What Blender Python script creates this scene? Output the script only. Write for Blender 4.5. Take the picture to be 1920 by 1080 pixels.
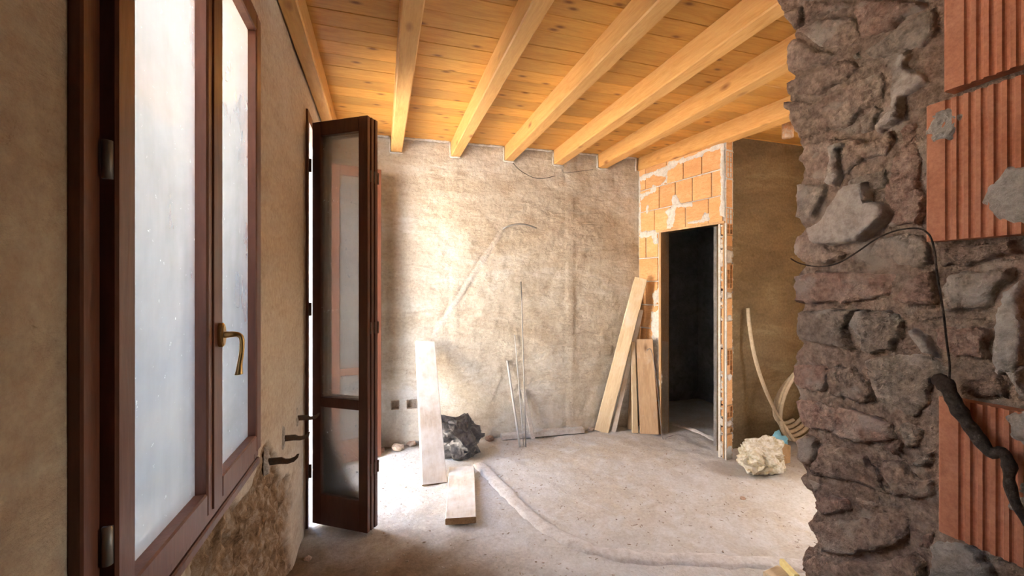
import bpy, bmesh, math, random
from mathutils import Vector, Matrix, noise
from mathutils.geometry import delaunay_2d_cdt, intersect_point_line

for o in list(bpy.data.objects):
    bpy.data.objects.remove(o, do_unlink=True)
random.seed(7)
SC = bpy.context.scene
COL = SC.collection

# ------------------------------------------------------------------ camera
F_PX, TH, CAM_H = 780.0, math.radians(17.43), 1.45
CT, ST = math.cos(TH), math.sin(TH)
cam_d = bpy.data.cameras.new('camera')
cam = bpy.data.objects.new('camera', cam_d)
COL.objects.link(cam)
cam_d.sensor_width = 36.0
cam_d.lens = F_PX / 1920.0 * 36.0
cam_d.clip_start = 0.02
cam.location = (0, 0, CAM_H)
cam.rotation_euler = (math.radians(90), 0, -TH)
SC.camera = cam

# ------------------------------------------------------------------ world, sun, exposure
SC.view_settings.view_transform = 'Standard'
SC.view_settings.look = 'None'
SC.view_settings.gamma = 1.0
SC.view_settings.use_curve_mapping = False
SC.view_settings.exposure = 3.02

world = bpy.data.worlds.new('sky')
SC.world = world
world.use_nodes = True
wn = world.node_tree.nodes
wl = world.node_tree.links
bg = wn['Background']
sky = wn.new('ShaderNodeTexSky')
sky.sky_type = 'NISHITA'
sky.sun_disc = False
sky.sun_elevation = math.radians(55)
sky.sun_rotation = math.radians(110)
sky.air_density = 1.0
sky.dust_density = 4.0
sky.ozone_density = 1.0
wl.new(sky.outputs['Color'], bg.inputs['Color'])
bg.inputs['Strength'].default_value = 0.80

sun_d = bpy.data.lights.new('sun', 'SUN')
sun_d.energy = 8.0
sun_d.angle = math.radians(1.0)
sun_d.color = (1.0, 0.94, 0.84)
sun = bpy.data.objects.new('sun', sun_d)
COL.objects.link(sun)
sun.rotation_euler = Vector((-0.57, 0.0, -0.82)).to_track_quat('-Z', 'Y').to_euler()


def portal(x, y0, y1, z0, z1, flip=1):
    d = bpy.data.lights.new('daylight_portal', 'AREA')
    d.shape = 'RECTANGLE'
    d.size = (y1 - y0)
    d.size_y = (z1 - z0)
    d.cycles.is_portal = True
    o = bpy.data.objects.new('daylight_portal', d)
    COL.objects.link(o)
    o.matrix_world = Matrix(((0, 0, -flip, x), (-flip, 0, 0, (y0 + y1) / 2), (0, 1, 0, (z0 + z1) / 2), (0, 0, 0, 1)))


WX = -0.435          # inner face of the left wall
WT = 0.36            # its thickness
WIN = (0.775, 1.675, 0.86, 2.415)     # y0 y1 z0 z1
DOOR = (2.80, 3.62, 0.0, 2.50)
RWIN = (0.93, 1.54, 1.18, 1.90)        # unglazed opening in the hidden right-hand wall
RX = 4.25
portal(WX - WT - 0.01, WIN[0], WIN[1], WIN[2], WIN[3])
portal(WX - WT - 0.01, DOOR[0], DOOR[1], DOOR[2], DOOR[3])
portal(RX + 0.22, RWIN[0], RWIN[1], RWIN[2], RWIN[3], -1)


# ------------------------------------------------------------------ pixel helpers
def ray(px, py):
    u = (px - 960.0) / F_PX
    v = (540.0 - py) / F_PX
    return Vector((ST + u * CT, CT - u * ST, v))


CAMP = Vector((0, 0, CAM_H))


def hit(px, py, p0, n):
    d = ray(px, py)
    n = Vector(n)
    t = (Vector(p0) - CAMP).dot(n) / d.dot(n)
    return CAMP + d * t


def on_x(px, py, x):
    return hit(px, py, (x, 0, 0), (1, 0, 0))


def on_y(px, py, y):
    return hit(px, py, (0, y, 0), (0, 1, 0))


def on_z(px, py, z=0.0):
    return hit(px, py, (0, 0, z), (0, 0, 1))


BL, BR = Vector((-0.435, 3.965, 0)), Vector((2.59, 3.80, 0))
BDIR = (BR - BL).normalized()
BN = Vector((BDIR.y, -BDIR.x, 0))           # towards the camera


def on_back(px, py, off=0.0):
    return hit(px, py, BL + BN * off, BN)


PA, PB = Vector((2.59, 3.80, 0)), Vector((2.781, 2.815, 0))
PDIR = (PB - PA).normalized()
PL = (PB - PA).length
PN = Vector((PDIR.y, -PDIR.x, 0))           # towards the room (-X side)
if PN.x > 0:
    PN = -PN


def part_s(px, py):
    p = hit(px, py, PA, PN)
    return (p - PA).dot(PDIR), p.z


def sm(a, b, x):
    t = max(0.0, min(1.0, (x - a) / (b - a)))
    return t * t * (3 - 2 * t)


def nz(x, y, z=0.0):
    return noise.noise(Vector((x, y, z)))


def fbm(x, y, z=0.0, o=4):
    return noise.fractal(Vector((x, y, z)), 0.9, 2.0, o)


# ------------------------------------------------------------------ materials
class NT:
    def __init__(s, name):
        s.m = bpy.data.materials.new(name)
        s.m.use_nodes = True
        s.n, s.l = s.m.node_tree.nodes, s.m.node_tree.links
        s.b = s.n['Principled BSDF']
        s.out = s.n['Material Output']

    def node(s, t, **kw):
        n = s.n.new(t)
        for k, v in kw.items():
            setattr(n, k, v)
        return n

    def link(s, a, b):
        s.l.new(a, b)

    def coord(s, rnd=False, scale=(1, 1, 1), rot=(0, 0, 0)):
        tc = s.node('ShaderNodeTexCoord')
        v = tc.outputs['Object']
        if rnd:
            oi = s.node('ShaderNodeObjectInfo')
            mu = s.node('ShaderNodeMath', operation='MULTIPLY')
            s.link(oi.outputs['Random'], mu.inputs[0])
            mu.inputs[1].default_value = 37.0
            ad = s.node('ShaderNodeVectorMath', operation='ADD')
            s.link(v, ad.inputs[0])
            s.link(mu.outputs[0], ad.inputs[1])
            v = ad.outputs[0]
        mp = s.node('ShaderNodeMapping')
        mp.inputs['Scale'].default_value = scale
        mp.inputs['Rotation'].default_value = rot
        s.link(v, mp.inputs['Vector'])
        return mp.outputs['Vector']

    def noise(s, vec, scale, detail=6, rough=0.6, dist=0.0):
        n = s.node('ShaderNodeTexNoise')
        n.inputs['Scale'].default_value = scale
        n.inputs['Detail'].default_value = detail
        n.inputs['Roughness'].default_value = rough
        n.inputs['Distortion'].default_value = dist
        s.link(vec, n.inputs['Vector'])
        return n.outputs['Fac']

    def ramp(s, fac, stops, interp='LINEAR'):
        r = s.node('ShaderNodeValToRGB')
        r.color_ramp.interpolation = interp
        e = r.color_ramp.elements
        while len(e) < len(stops):
            e.new(0.5)
        for i, (p, c) in enumerate(stops):
            e[i].position = p
            e[i].color = (c[0], c[1], c[2], 1) if not isinstance(c, (int, float)) else (c, c, c, 1)
        s.link(fac, r.inputs['Fac'])
        return r.outputs['Color']

    def mix(s, fac, a, b, mode='MIX'):
        m = s.node('ShaderNodeMix', data_type='RGBA', blend_type=mode)
        if isinstance(fac, (int, float)):
            m.inputs['Factor'].default_value = fac
        else:
            s.link(fac, m.inputs['Factor'])
        for k, v in (('A', a), ('B', b)):
            i = [q for q in m.inputs if q.name == k and q.type == 'RGBA'][0]
            if isinstance(v, (tuple, list)):
                i.default_value = (v[0], v[1], v[2], 1)
            else:
                s.link(v, i)
        return [q for q in m.outputs if q.type == 'RGBA'][0]

    def attr(s, name):
        a = s.node('ShaderNodeAttribute', attribute_name=name)
        return a.outputs['Fac']

    def bump(s, fac, strength=0.5, dist=0.01, normal=None):
        b = s.node('ShaderNodeBump')
        b.inputs['Strength'].default_value = strength
        b.inputs['Distance'].default_value = dist
        s.link(fac, b.inputs['Height'])
        if normal is not None:
            s.link(normal, b.inputs['Normal'])
        return b.outputs['Normal']

    def done(s, color=None, rough=0.8, normal=None, metal=0.0, spec=0.4):
        if color is not None:
            if isinstance(color, (tuple, list)):
                s.b.inputs['Base Color'].default_value = (*color[:3], 1)
            else:
                s.link(color, s.b.inputs['Base Color'])
        s.b.inputs['Roughness'].default_value = rough
        s.b.inputs['Metallic'].default_value = metal
        s.b.inputs['Specular IOR Level'].default_value = spec
        if normal is not None:
            s.link(normal, s.b.inputs['Normal'])
        return s.m


def rough_mat(name, c1, c2, c3, scale=3.0, fine=60.0, bumps=0.6, bdist=0.006, rough=0.92, rnd=False,
              stretch=(1, 1, 1), speck=None, spec=0.2, vary=0.0, ov=0.35):
    t = NT(name)
    v = t.coord(rnd, stretch)
    big = t.noise(v, scale, 5, 0.6, 0.4)
    mid = t.noise(v, scale * 5, 6, 0.65, 0.3)
    fin = t.noise(v, fine, 5, 0.7)
    a = t.ramp(big, [(0.35, c1), (0.62, c2)])
    b = t.mix(t.ramp(mid, [(0.42, 0.0), (0.68, 1.0)]), a, c3)
    b = t.mix(ov, b, t.ramp(fin, [(0.3, 0.25), (0.7, 0.8)]), 'OVERLAY')
    if speck:
        sp = t.noise(v, speck[1], 2, 0.5)
        b = t.mix(t.ramp(sp, [(speck[2], 0.0), (speck[2] + 0.1, 0.8)]), b, speck[0])
    if vary:
        oi = t.node('ShaderNodeObjectInfo')
        hs = t.node('ShaderNodeHueSaturation')
        mr = t.node('ShaderNodeMapRange')
        mr.inputs['To Min'].default_value = 1 - vary
        mr.inputs['To Max'].default_value = 1 + vary
        t.link(oi.outputs['Random'], mr.inputs['Value'])
        t.link(mr.outputs[0], hs.inputs['Value'])
        t.link(b, hs.inputs['Color'])
        b = hs.outputs['Color']
    n1 = t.bump(mid, bumps, bdist * 2)
    n2 = t.bump(fin, bumps, bdist, n1)
    return t.done(b, rough, n2, 0, spec)


def wood_mat(name, light, dark, knot, axis='X', rnd=True, rough=0.6, dust=None, sc=1.0, knots=True, vary=0.12, flatk=False):
    """grain runs along the given object axis"""
    t = NT(name)
    st = {'X': (0.12, 1, 1), 'Y': (1, 0.12, 1), 'Z': (1, 1, 0.12)}[axis]
    v = t.coord(rnd, st)
    g1 = t.noise(v, 26 * sc, 4, 0.6, 1.2)
    g2 = t.noise(v, 120 * sc, 3, 0.6)
    g3 = t.noise(v, 5 * sc, 3, 0.5)
    c = t.ramp(g1, [(0.32, dark), (0.6, light)])
    c = t.mix(t.ramp(g3, [(0.35, 0.0), (0.7, 0.6)]), c, tuple(a * 0.8 for a in light))
    c = t.mix(0.25, c, t.ramp(g2, [(0.3, 0.3), (0.7, 0.7)]), 'OVERLAY')
    if knots:
        st2 = {'X': (0.45, 1, 1), 'Y': (1, 0.45, 1), 'Z': (1, 1, 0.45)}[axis]
        kv = t.coord(rnd, st2)
        vo = t.node('ShaderNodeTexVoronoi')
        vo.inputs['Scale'].default_value = (6.0 if flatk else 6.5) * sc
        if flatk:
            vo.voronoi_dimensions = '2D'
        vo.inputs['Randomness'].default_value = 1.0
        t.link(kv, vo.inputs['Vector'])
        kf = t.ramp(vo.outputs['Distance'], [(0.03, 0.9), (0.065, 0.4), (0.11, 0.0)] if flatk else [(0.03, 1.0), (0.09, 0.55), (0.17, 0.0)])
        c = t.mix(kf, c, knot)
    if dust:
        dn = t.noise(t.coord(False), 3.0, 6, 0.65)
        c = t.mix(t.ramp(dn, [(dust[1], 0.0), (dust[1] + 0.2, 1.0)]), c, dust[0])
    oi = t.node('ShaderNodeObjectInfo')
    hs = t.node('ShaderNodeHueSaturation')
    mr = t.node('ShaderNodeMapRange')
    mr.inputs['To Min'].default_value = 1 - vary
    mr.inputs['To Max'].default_value = 1 + vary
    t.link(oi.outputs['Random'], mr.inputs['Value'])
    t.link(mr.outputs[0], hs.inputs['Value'])
    t.link(c, hs.inputs['Color'])
    n = t.bump(g1, 0.25, 0.003)
    return t.done(hs.outputs['Color'], rough, n, 0, 0.35)


def glass_mat(name, dust_lo, dust_hi, tint=(0.8, 0.82, 0.8), speck=True):
    t = NT(name)
    v = t.coord()
    t.n.remove(t.b)
    tr = t.node('ShaderNodeBsdfTransparent')
    df = t.node('ShaderNodeBsdfDiffuse')
    df.inputs['Color'].default_value = (*tint, 1)
    tl = t.node('ShaderNodeBsdfTranslucent')
    tl.inputs['Color'].default_value = (*tint, 1)
    gl = t.node('ShaderNodeBsdfGlossy')
    gl.inputs['Roughness'].default_value = 0.06
    big = t.noise(v, 2.2, 5, 0.6, 0.5)
    fine = t.noise(v, 45, 4, 0.7)
    st = t.noise(t.coord(False, (9, 9, 0.8)), 3.0, 4, 0.6)
    d = t.mix(0.18, t.ramp(big, [(0.3, dust_lo), (0.7, dust_hi)]), t.ramp(st, [(0.3, dust_lo), (0.75, dust_hi)]))
    if speck:
        d = t.mix(t.ramp(fine, [(0.66, 0.0), (0.72, 0.7)]), d, (0.95, 0.95, 0.95))
    bw = t.node('ShaderNodeRGBToBW')
    t.link(d, bw.inputs[0])
    dm = t.node('ShaderNodeMixShader')
    dm.inputs[0].default_value = 0.6
    t.link(df.outputs[0], dm.inputs[1])
    t.link(tl.outputs[0], dm.inputs[2])
    m1 = t.node('ShaderNodeMixShader')
    t.link(bw.outputs[0], m1.inputs[0])
    t.link(tr.outputs[0], m1.inputs[1])
    t.link(dm.outputs[0], m1.inputs[2])
    fr = t.node('ShaderNodeFresnel')
    fr.inputs['IOR'].default_value = 1.45
    m2 = t.node('ShaderNodeMixShader')
    t.link(fr.outputs[0], m2.inputs[0])
    t.link(m1.outputs[0], m2.inputs[1])
    t.link(gl.outputs[0], m2.inputs[2])
    t.link(m2.outputs[0], t.out.inputs['Surface'])
    return t.m


def plaster_mat(name, c1, c2, c3, stain, hole_dark, scale=1.3):
    """plaster; the attribute 'bare' marks where it has broken off down to stone and earth"""
    t = NT(name)
    v = t.coord()
    vh = t.coord(False, (0.7, 0.7, 2.2))
    big = t.noise(vh, scale, 6, 0.6, 0.8)
    mid = t.noise(vh, scale * 5, 6, 0.65, 0.6)
    fin = t.noise(v, 42, 6, 0.72)
    c = t.ramp(big, [(0.34, c1), (0.52, c2), (0.68, c3)])
    c = t.mix(t.ramp(mid, [(0.5, 0.0), (0.74, 0.75)]), c, stain)
    c = t.mix(0.4, c, t.ramp(fin, [(0.3, 0.22), (0.7, 0.78)]), 'OVERLAY')
    dk = t.noise(v, 17, 5, 0.75, 0.8)
    c = t.mix(t.ramp(dk, [(0.64, 0.0), (0.72, 0.7)]), c, hole_dark)
    c = t.mix(t.attr('fill'), c, t.ramp(fin, [(0.3, (0.56, 0.53, 0.48)), (0.7, (0.70, 0.68, 0.64))]))
    ba = t.attr('bare')
    bn = t.noise(t.coord(False, (1, 1, 0.8)), 15, 7, 0.75, 0.5)
    bc = t.ramp(bn, [(0.34, (0.12, 0.065, 0.03)), (0.5, (0.32, 0.20, 0.11)), (0.64, (0.50, 0.38, 0.27))])
    c = t.mix(ba, c, bc)
    n1 = t.bump(mid, 0.7, 0.016)
    n2 = t.bump(fin, 0.85, 0.008, n1)
    return t.done(c, 0.95, n2, 0, 0.1)


M = {}
M['plaster_back'] = plaster_mat('rough_render', (0.53, 0.455, 0.345), (0.65, 0.60, 0.50), (0.72, 0.695, 0.635),
                                (0.48, 0.395, 0.285), (0.26, 0.21, 0.15))
M['plaster_left'] = plaster_mat('old_lime_plaster', (0.56, 0.44, 0.32), (0.63, 0.52, 0.39), (0.67, 0.57, 0.45),
                                (0.52, 0.39, 0.27), (0.34, 0.24, 0.16), 1.0)
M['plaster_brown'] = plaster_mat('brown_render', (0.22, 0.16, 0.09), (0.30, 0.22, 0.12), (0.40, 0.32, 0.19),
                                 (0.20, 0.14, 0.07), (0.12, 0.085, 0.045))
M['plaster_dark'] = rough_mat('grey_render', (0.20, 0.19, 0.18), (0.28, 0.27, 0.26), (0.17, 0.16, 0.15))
M['white_wash'] = rough_mat('white_facade_paint', (0.74, 0.74, 0.72), (0.80, 0.80, 0.78), (0.68, 0.67, 0.64), bumps=0.2)
M['facade'] = rough_mat('pale_facade', (0.70, 0.62, 0.52), (0.76, 0.70, 0.60), (0.62, 0.54, 0.44), bumps=0.2)
M['pavement'] = rough_mat('pale_paving', (0.58, 0.56, 0.52), (0.66, 0.64, 0.60), (0.50, 0.48, 0.44), bumps=0.2)
M['mortar_white'] = rough_mat('white_mortar', (0.70, 0.66, 0.58), (0.78, 0.75, 0.68), (0.60, 0.56, 0.48), 6, 70, 0.7)
M['mortar_grey'] = rough_mat('grey_mortar', (0.50, 0.43, 0.35), (0.60, 0.52, 0.43), (0.38, 0.31, 0.24), 8, 90, 0.9)
M['mortar_pale'] = rough_mat('pale_lime_mortar', (0.56, 0.45, 0.35), (0.66, 0.55, 0.44), (0.42, 0.31, 0.23), 7, 80, 0.8)
M['mortar_brown'] = rough_mat('earth_mortar', (0.40, 0.27, 0.19), (0.52, 0.37, 0.265), (0.33, 0.21, 0.145), 6, 75, 1.0, 0.010, ov=0.7, speck=((0.60, 0.48, 0.37), 11, 0.58))
M['stone_brown'] = rough_mat('brown_rubble_stone', (0.42, 0.275, 0.195), (0.55, 0.395, 0.285), (0.35, 0.22, 0.155), 5, 65, 0.9, 0.012, rnd=True, vary=0.16, ov=0.7, speck=((0.62, 0.50, 0.39), 13, 0.58))
M['stone_grey'] = rough_mat('grey_rubble_stone', (0.42, 0.315, 0.235), (0.54, 0.42, 0.315), (0.35, 0.255, 0.185), 5, 70, 0.9, 0.012, rnd=True, vary=0.15, ov=0.7, speck=((0.62, 0.52, 0.42), 13, 0.57))
M['stone_pink'] = rough_mat('reddish_rubble_stone', (0.47, 0.275, 0.19), (0.56, 0.375, 0.275), (0.39, 0.215, 0.15), 6, 70, 0.9, 0.012, rnd=True, vary=0.15, ov=0.7, speck=((0.60, 0.47, 0.37), 13, 0.58))
M['terracotta'] = rough_mat('terracotta', (0.60, 0.23, 0.12), (0.66, 0.28, 0.155), (0.54, 0.20, 0.10), 4, 120, 0.15, 0.001, 0.8, rnd=True, vary=0.08)
M['brick_light'] = rough_mat('light_hollow_brick', (0.74, 0.39, 0.165), (0.81, 0.48, 0.23), (0.68, 0.35, 0.14), 4, 90, 0.35, 0.002, 0.85,
                             rnd=True, stretch=(1, 1, 3), vary=0.1)
M['ceil_wood'] = wood_mat('orange_pine_board', (0.72, 0.37, 0.085), (0.60, 0.27, 0.05), (0.22, 0.075, 0.018), 'X', True, 0.45, vary=0.18, flatk=True)
M['beam_wood'] = wood_mat('honey_pine_beam', (0.78, 0.44, 0.15), (0.66, 0.33, 0.09), (0.30, 0.11, 0.03), 'Y', True, 0.5, vary=0.06)
M['plank_dusty'] = wood_mat('dusty_scaffold_plank', (0.66, 0.56, 0.44), (0.50, 0.40, 0.29), (0.30, 0.20, 0.12), 'Z', True, 0.85,
                            ((0.78, 0.75, 0.70), 0.38), vary=0.06)
M['plank_tan'] = wood_mat('tan_form_board', (0.58, 0.40, 0.24), (0.44, 0.28, 0.15), (0.22, 0.12, 0.06), 'Z', True, 0.8,
                          ((0.66, 0.56, 0.46), 0.52))
M['plank_clean'] = wood_mat('pale_spruce_plank', (0.72, 0.58, 0.38), (0.62, 0.46, 0.27), (0.32, 0.18, 0.08), 'Z', True, 0.8,
                            ((0.74, 0.68, 0.58), 0.5))
M['end_grain'] = rough_mat('cut_wood_end', (0.40, 0.24, 0.12), (0.50, 0.32, 0.17), (0.32, 0.18, 0.09), 8, 90, 0.3)
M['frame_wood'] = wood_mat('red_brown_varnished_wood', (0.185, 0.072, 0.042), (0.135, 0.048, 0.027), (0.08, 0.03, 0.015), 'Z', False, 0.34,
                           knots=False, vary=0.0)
M['door_wood_shaded'] = wood_mat('shaded_red_brown_varnished_wood', (0.12, 0.045, 0.026), (0.085, 0.03, 0.017), (0.05, 0.02, 0.01), 'Z', False, 0.34, knots=False, vary=0.0)  # same wood as the window frame, darkened to paint in the folded leaves' shade
M['jamb_wood'] = wood_mat('raw_jamb_board', (0.62, 0.40, 0.20), (0.50, 0.29, 0.13), (0.28, 0.13, 0.05), 'Z', True, 0.75)
M['glass_window'] = glass_mat('dusty_window_glass', 0.30, 0.50)
M['glass_door'] = glass_mat('speckled_door_glass', 0.05, 0.14)
M['glass_far'] = glass_mat('dust_caked_door_glass', 0.22, 0.34)
M['brass'] = NT('aged_brass').done((0.50, 0.33, 0.13), 0.32, None, 1.0)
M['iron'] = rough_mat('rusty_iron', (0.10, 0.075, 0.055), (0.14, 0.11, 0.085), (0.16, 0.085, 0.045), 12, 120, 0.5, 0.002, 0.75)
M['steel'] = NT('dull_steel').done((0.30, 0.29, 0.27), 0.5, None, 0.6)
M['pvc_grey'] = NT('pale_grey_plastic').done((0.52, 0.51, 0.48), 0.6)
M['hose'] = rough_mat('beige_corrugated_plastic', (0.56, 0.46, 0.32), (0.62, 0.52, 0.37), (0.46, 0.37, 0.25), 6, 60, 0.2, 0.002, 0.55)
M['cable'] = NT('black_cable').done((0.025, 0.022, 0.02), 0.6)
M['root'] = rough_mat('dark_dusty_cord', (0.10, 0.068, 0.048), (0.15, 0.11, 0.08), (0.07, 0.048, 0.034), 20, 140, 0.8)
def crinkle(name, c1, c2, rough, sc=14, st=0.5):
    t = NT(name)
    v = t.coord()
    vo = t.node('ShaderNodeTexVoronoi', feature='DISTANCE_TO_EDGE')
    vo.inputs['Scale'].default_value = sc
    t.link(v, vo.inputs['Vector'])
    nn = t.noise(v, 9, 4, 0.6, 1.5)
    c = t.ramp(nn, [(0.45, c1), (0.7, c2)])
    n = t.bump(t.ramp(vo.outputs['Distance'], [(0.0, 0.0), (0.25, 1.0)]), st, 0.01)
    n = t.bump(nn, st, 0.012, n)
    return t.done(c, rough, n, 0, 0.5)


M['plastic_black'] = crinkle('dusty_black_plastic', (0.045, 0.043, 0.046), (0.16, 0.155, 0.15), 0.38)
M['plastic_blue'] = NT('light_blue_plastic').done((0.20, 0.50, 0.62), 0.45)
M['paper_white'] = rough_mat('crumpled_dusty_sack', (0.62, 0.56, 0.42), (0.78, 0.75, 0.66), (0.46, 0.37, 0.20), 7, 60, 0.5, 0.004, 0.6)
M['cardboard'] = rough_mat('brown_cardboard', (0.50, 0.33, 0.17), (0.56, 0.38, 0.21), (0.42, 0.27, 0.13), 6, 60, 0.2)
M['slab'] = rough_mat('pale_screed_slab', (0.62, 0.58, 0.53), (0.70, 0.67, 0.62), (0.54, 0.49, 0.43), 5, 70, 0.5)
M['pipe_clay'] = rough_mat('clay_pipe', (0.60, 0.30, 0.14), (0.66, 0.38, 0.20), (0.62, 0.50, 0.38), 9, 80, 0.4)
M['foam'] = rough_mat('yellow_offcut', (0.74, 0.62, 0.25), (0.80, 0.68, 0.32), (0.70, 0.56, 0.22), 8, 80, 0.2)


def floor_mat():
    t = NT('dusty_screed')
    v = t.coord()
    big = t.noise(v, 0.9, 5, 0.6, 0.6)
    mid = t.noise(v, 5.5, 7, 0.68, 0.5)
    fin = t.noise(v, 55, 6, 0.72)
    chip = t.noise(v, 24, 4, 0.6, 1.2)
    c = t.ramp(big, [(0.36, (0.60, 0.585, 0.55)), (0.64, (0.54, 0.475, 0.38))])
    c = t.mix(t.ramp(mid, [(0.45, 0.0), (0.7, 0.8)]), c, (0.68, 0.68, 0.665))
    c = t.mix(t.attr('earth'), c, t.ramp(mid, [(0.3, (0.16, 0.105, 0.06)), (0.7, (0.30, 0.215, 0.14))]))
    c = t.mix(0.4, c, t.ramp(fin, [(0.3, 0.25), (0.7, 0.78)]), 'OVERLAY')
    c = t.mix(t.ramp(chip, [(0.655, 0.0), (0.70, 0.65)]), c, (0.27, 0.205, 0.145))
    n1 = t.bump(mid, 0.45, 0.015)
    n2 = t.bump(fin, 0.8, 0.006, n1)
    return t.done(c, 0.95, n2, 0, 0.1)


M['floor'] = floor_mat()


# ------------------------------------------------------------------ mesh helpers
def add(name, me, mat, parent=None, smooth=False):
    o = bpy.data.objects.new(name, me)
    COL.objects.link(o)
    if mat is not None and not me.materials:
        me.materials.append(M[mat] if isinstance(mat, str) else mat)
    if smooth:
        me.polygons.foreach_set('use_smooth', [True] * len(me.polygons))
    if parent is not None:
        o.parent = parent
    return o


def pyd(name, verts, faces, mat, parent=None, smooth=False):
    me = bpy.data.meshes.new(name)
    me.from_pydata([tuple(v) for v in verts], [], faces)
    me.update()
    return add(name, me, mat, parent, smooth)


def bmo(name, bm, mat, parent=None, smooth=False, recalc=True):
    if recalc:
        bmesh.ops.recalc_face_normals(bm, faces=bm.faces)
    me = bpy.data.meshes.new(name)
    bm.to_mesh(me)
    bm.free()
    return add(name, me, mat, parent, smooth)


def empty(name, loc=(0, 0, 0)):
    o = bpy.data.objects.new(name, None)
    COL.objects.link(o)
    o.location = loc
    return o


def tag(o, label, cat, group=None, kind=None):
    o['label'] = label
    o['category'] = cat
    if group:
        o['group'] = group
    if kind:
        o['kind'] = kind
    return o


def reparent(child, parent):
    child.parent = parent
    base = Vector(parent.location)
    child.matrix_parent_inverse = Matrix.Translation(-base)


def box8(bm, c):
    """c: 4 bottom corners then 4 top corners, same order"""
    v = [bm.verts.new(p) for p in c]
    for f in ((3, 2, 1, 0), (4, 5, 6, 7), (0, 1, 5, 4), (1, 2, 6, 5), (2, 3, 7, 6), (3, 0, 4, 7)):
        bm.faces.new([v[i] for i in f])
    return v


def abox(bm, x0, x1, y0, y1, z0, z1):
    return box8(bm, [(x0, y0, z0), (x1, y0, z0), (x1, y1, z0), (x0, y1, z0),
                     (x0, y0, z1), (x1, y0, z1), (x1, y1, z1), (x0, y1, z1)])


def box_obj(name, x0, x1, y0, y1, z0, z1, mat, parent=None, bevel=0.0):
    bm = bmesh.new()
    abox(bm, x0, x1, y0, y1, z0, z1)
    if bevel:
        bmesh.ops.bevel(bm, geom=list(bm.edges), offset=bevel, segments=1, affect='EDGES')
    return bmo(name, bm, mat, parent)


def frame_box(bm, o, ea, eb, en, a0, a1, b0, b1, n0, n1):
    P = lambda a, b, n: o + ea * a + eb * b + en * n
    return box8(bm, [P(a0, b0, n0), P(a1, b0, n0), P(a1, b0, n1), P(a0, b0, n1),
                     P(a0, b1, n0), P(a1, b1, n0), P(a1, b1, n1), P(a0, b1, n1)])


def tube_bm(bm, pts, rad, n=8, cap=True):
    pts = [Vector(p) for p in pts]
    rings = []
    t0 = (pts[1] - pts[0]).normalized()
    up = Vector((0, 0, 1)) if abs(t0.z) < 0.9 else Vector((1, 0, 0))
    nrm = t0.cross(up).normalized()
    for i, p in enumerate(pts):
        t = (pts[min(i + 1, len(pts) - 1)] - pts[max(i - 1, 0)]).normalized()
        nrm = (nrm - t * nrm.dot(t)).normalized()
        b = t.cross(nrm)
        r = rad[i] if isinstance(rad, (list, tuple)) else rad
        rings.append([bm.verts.new(p + nrm * (r * math.cos(2 * math.pi * k / n)) + b * (r * math.sin(2 * math.pi * k / n)))
                      for k in range(n)])
    for a, b in zip(rings, rings[1:]):
        for k in range(n):
            bm.faces.new((a[k], a[(k + 1) % n], b[(k + 1) % n], b[k]))
    if cap:
        bm.faces.new(rings[0][::-1])
        bm.faces.new(rings[-1])


def tube(name, pts, rad, mat, parent=None, n=8):
    bm = bmesh.new()
    tube_bm(bm, pts, rad, n)
    return bmo(name, bm, mat, parent, True)


def smooth_path(pts, sub=6):
    """Catmull-Rom through pts"""
    pts = [Vector(p) for p in pts]
    out = []
    for i in range(len(pts) - 1):
        p0, p1, p2, p3 = pts[max(i - 1, 0)], pts[i], pts[i + 1], pts[min(i + 2, len(pts) - 1)]
        for k in range(sub):
            t = k / sub
            out.append(0.5 * ((2 * p1) + (p2 - p0) * t + (2 * p0 - 5 * p1 + 4 * p2 - p3) * t * t + (3 * p1 - p0 - 3 * p2 + p3) * t ** 3))
    out.append(pts[-1])
    return out


def inside(p, poly):
    x, y = p
    r = False
    j = len(poly) - 1
    for i in range(len(poly)):
        xi, yi = poly[i]
        xj, yj = poly[j]
        if (yi > y) != (yj > y) and x < (xj - xi) * (y - yi) / (yj - yi) + xi:
            r = not r
        j = i
    return r


def edge_dist(p, poly):
    best = 9.0
    x, y = p
    for i in range(len(poly)):
        ax, ay = poly[i - 1]
        bx, by = poly[i]
        dx, dy = bx - ax, by - ay
        L = dx * dx + dy * dy
        t = 0 if L == 0 else max(0, min(1, ((x - ax) * dx + (y - ay) * dy) / L))
        d = (x - ax - t * dx) ** 2 + (y - ay - t * dy) ** 2
        best = min(best, d)
    return math.sqrt(best)


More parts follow.
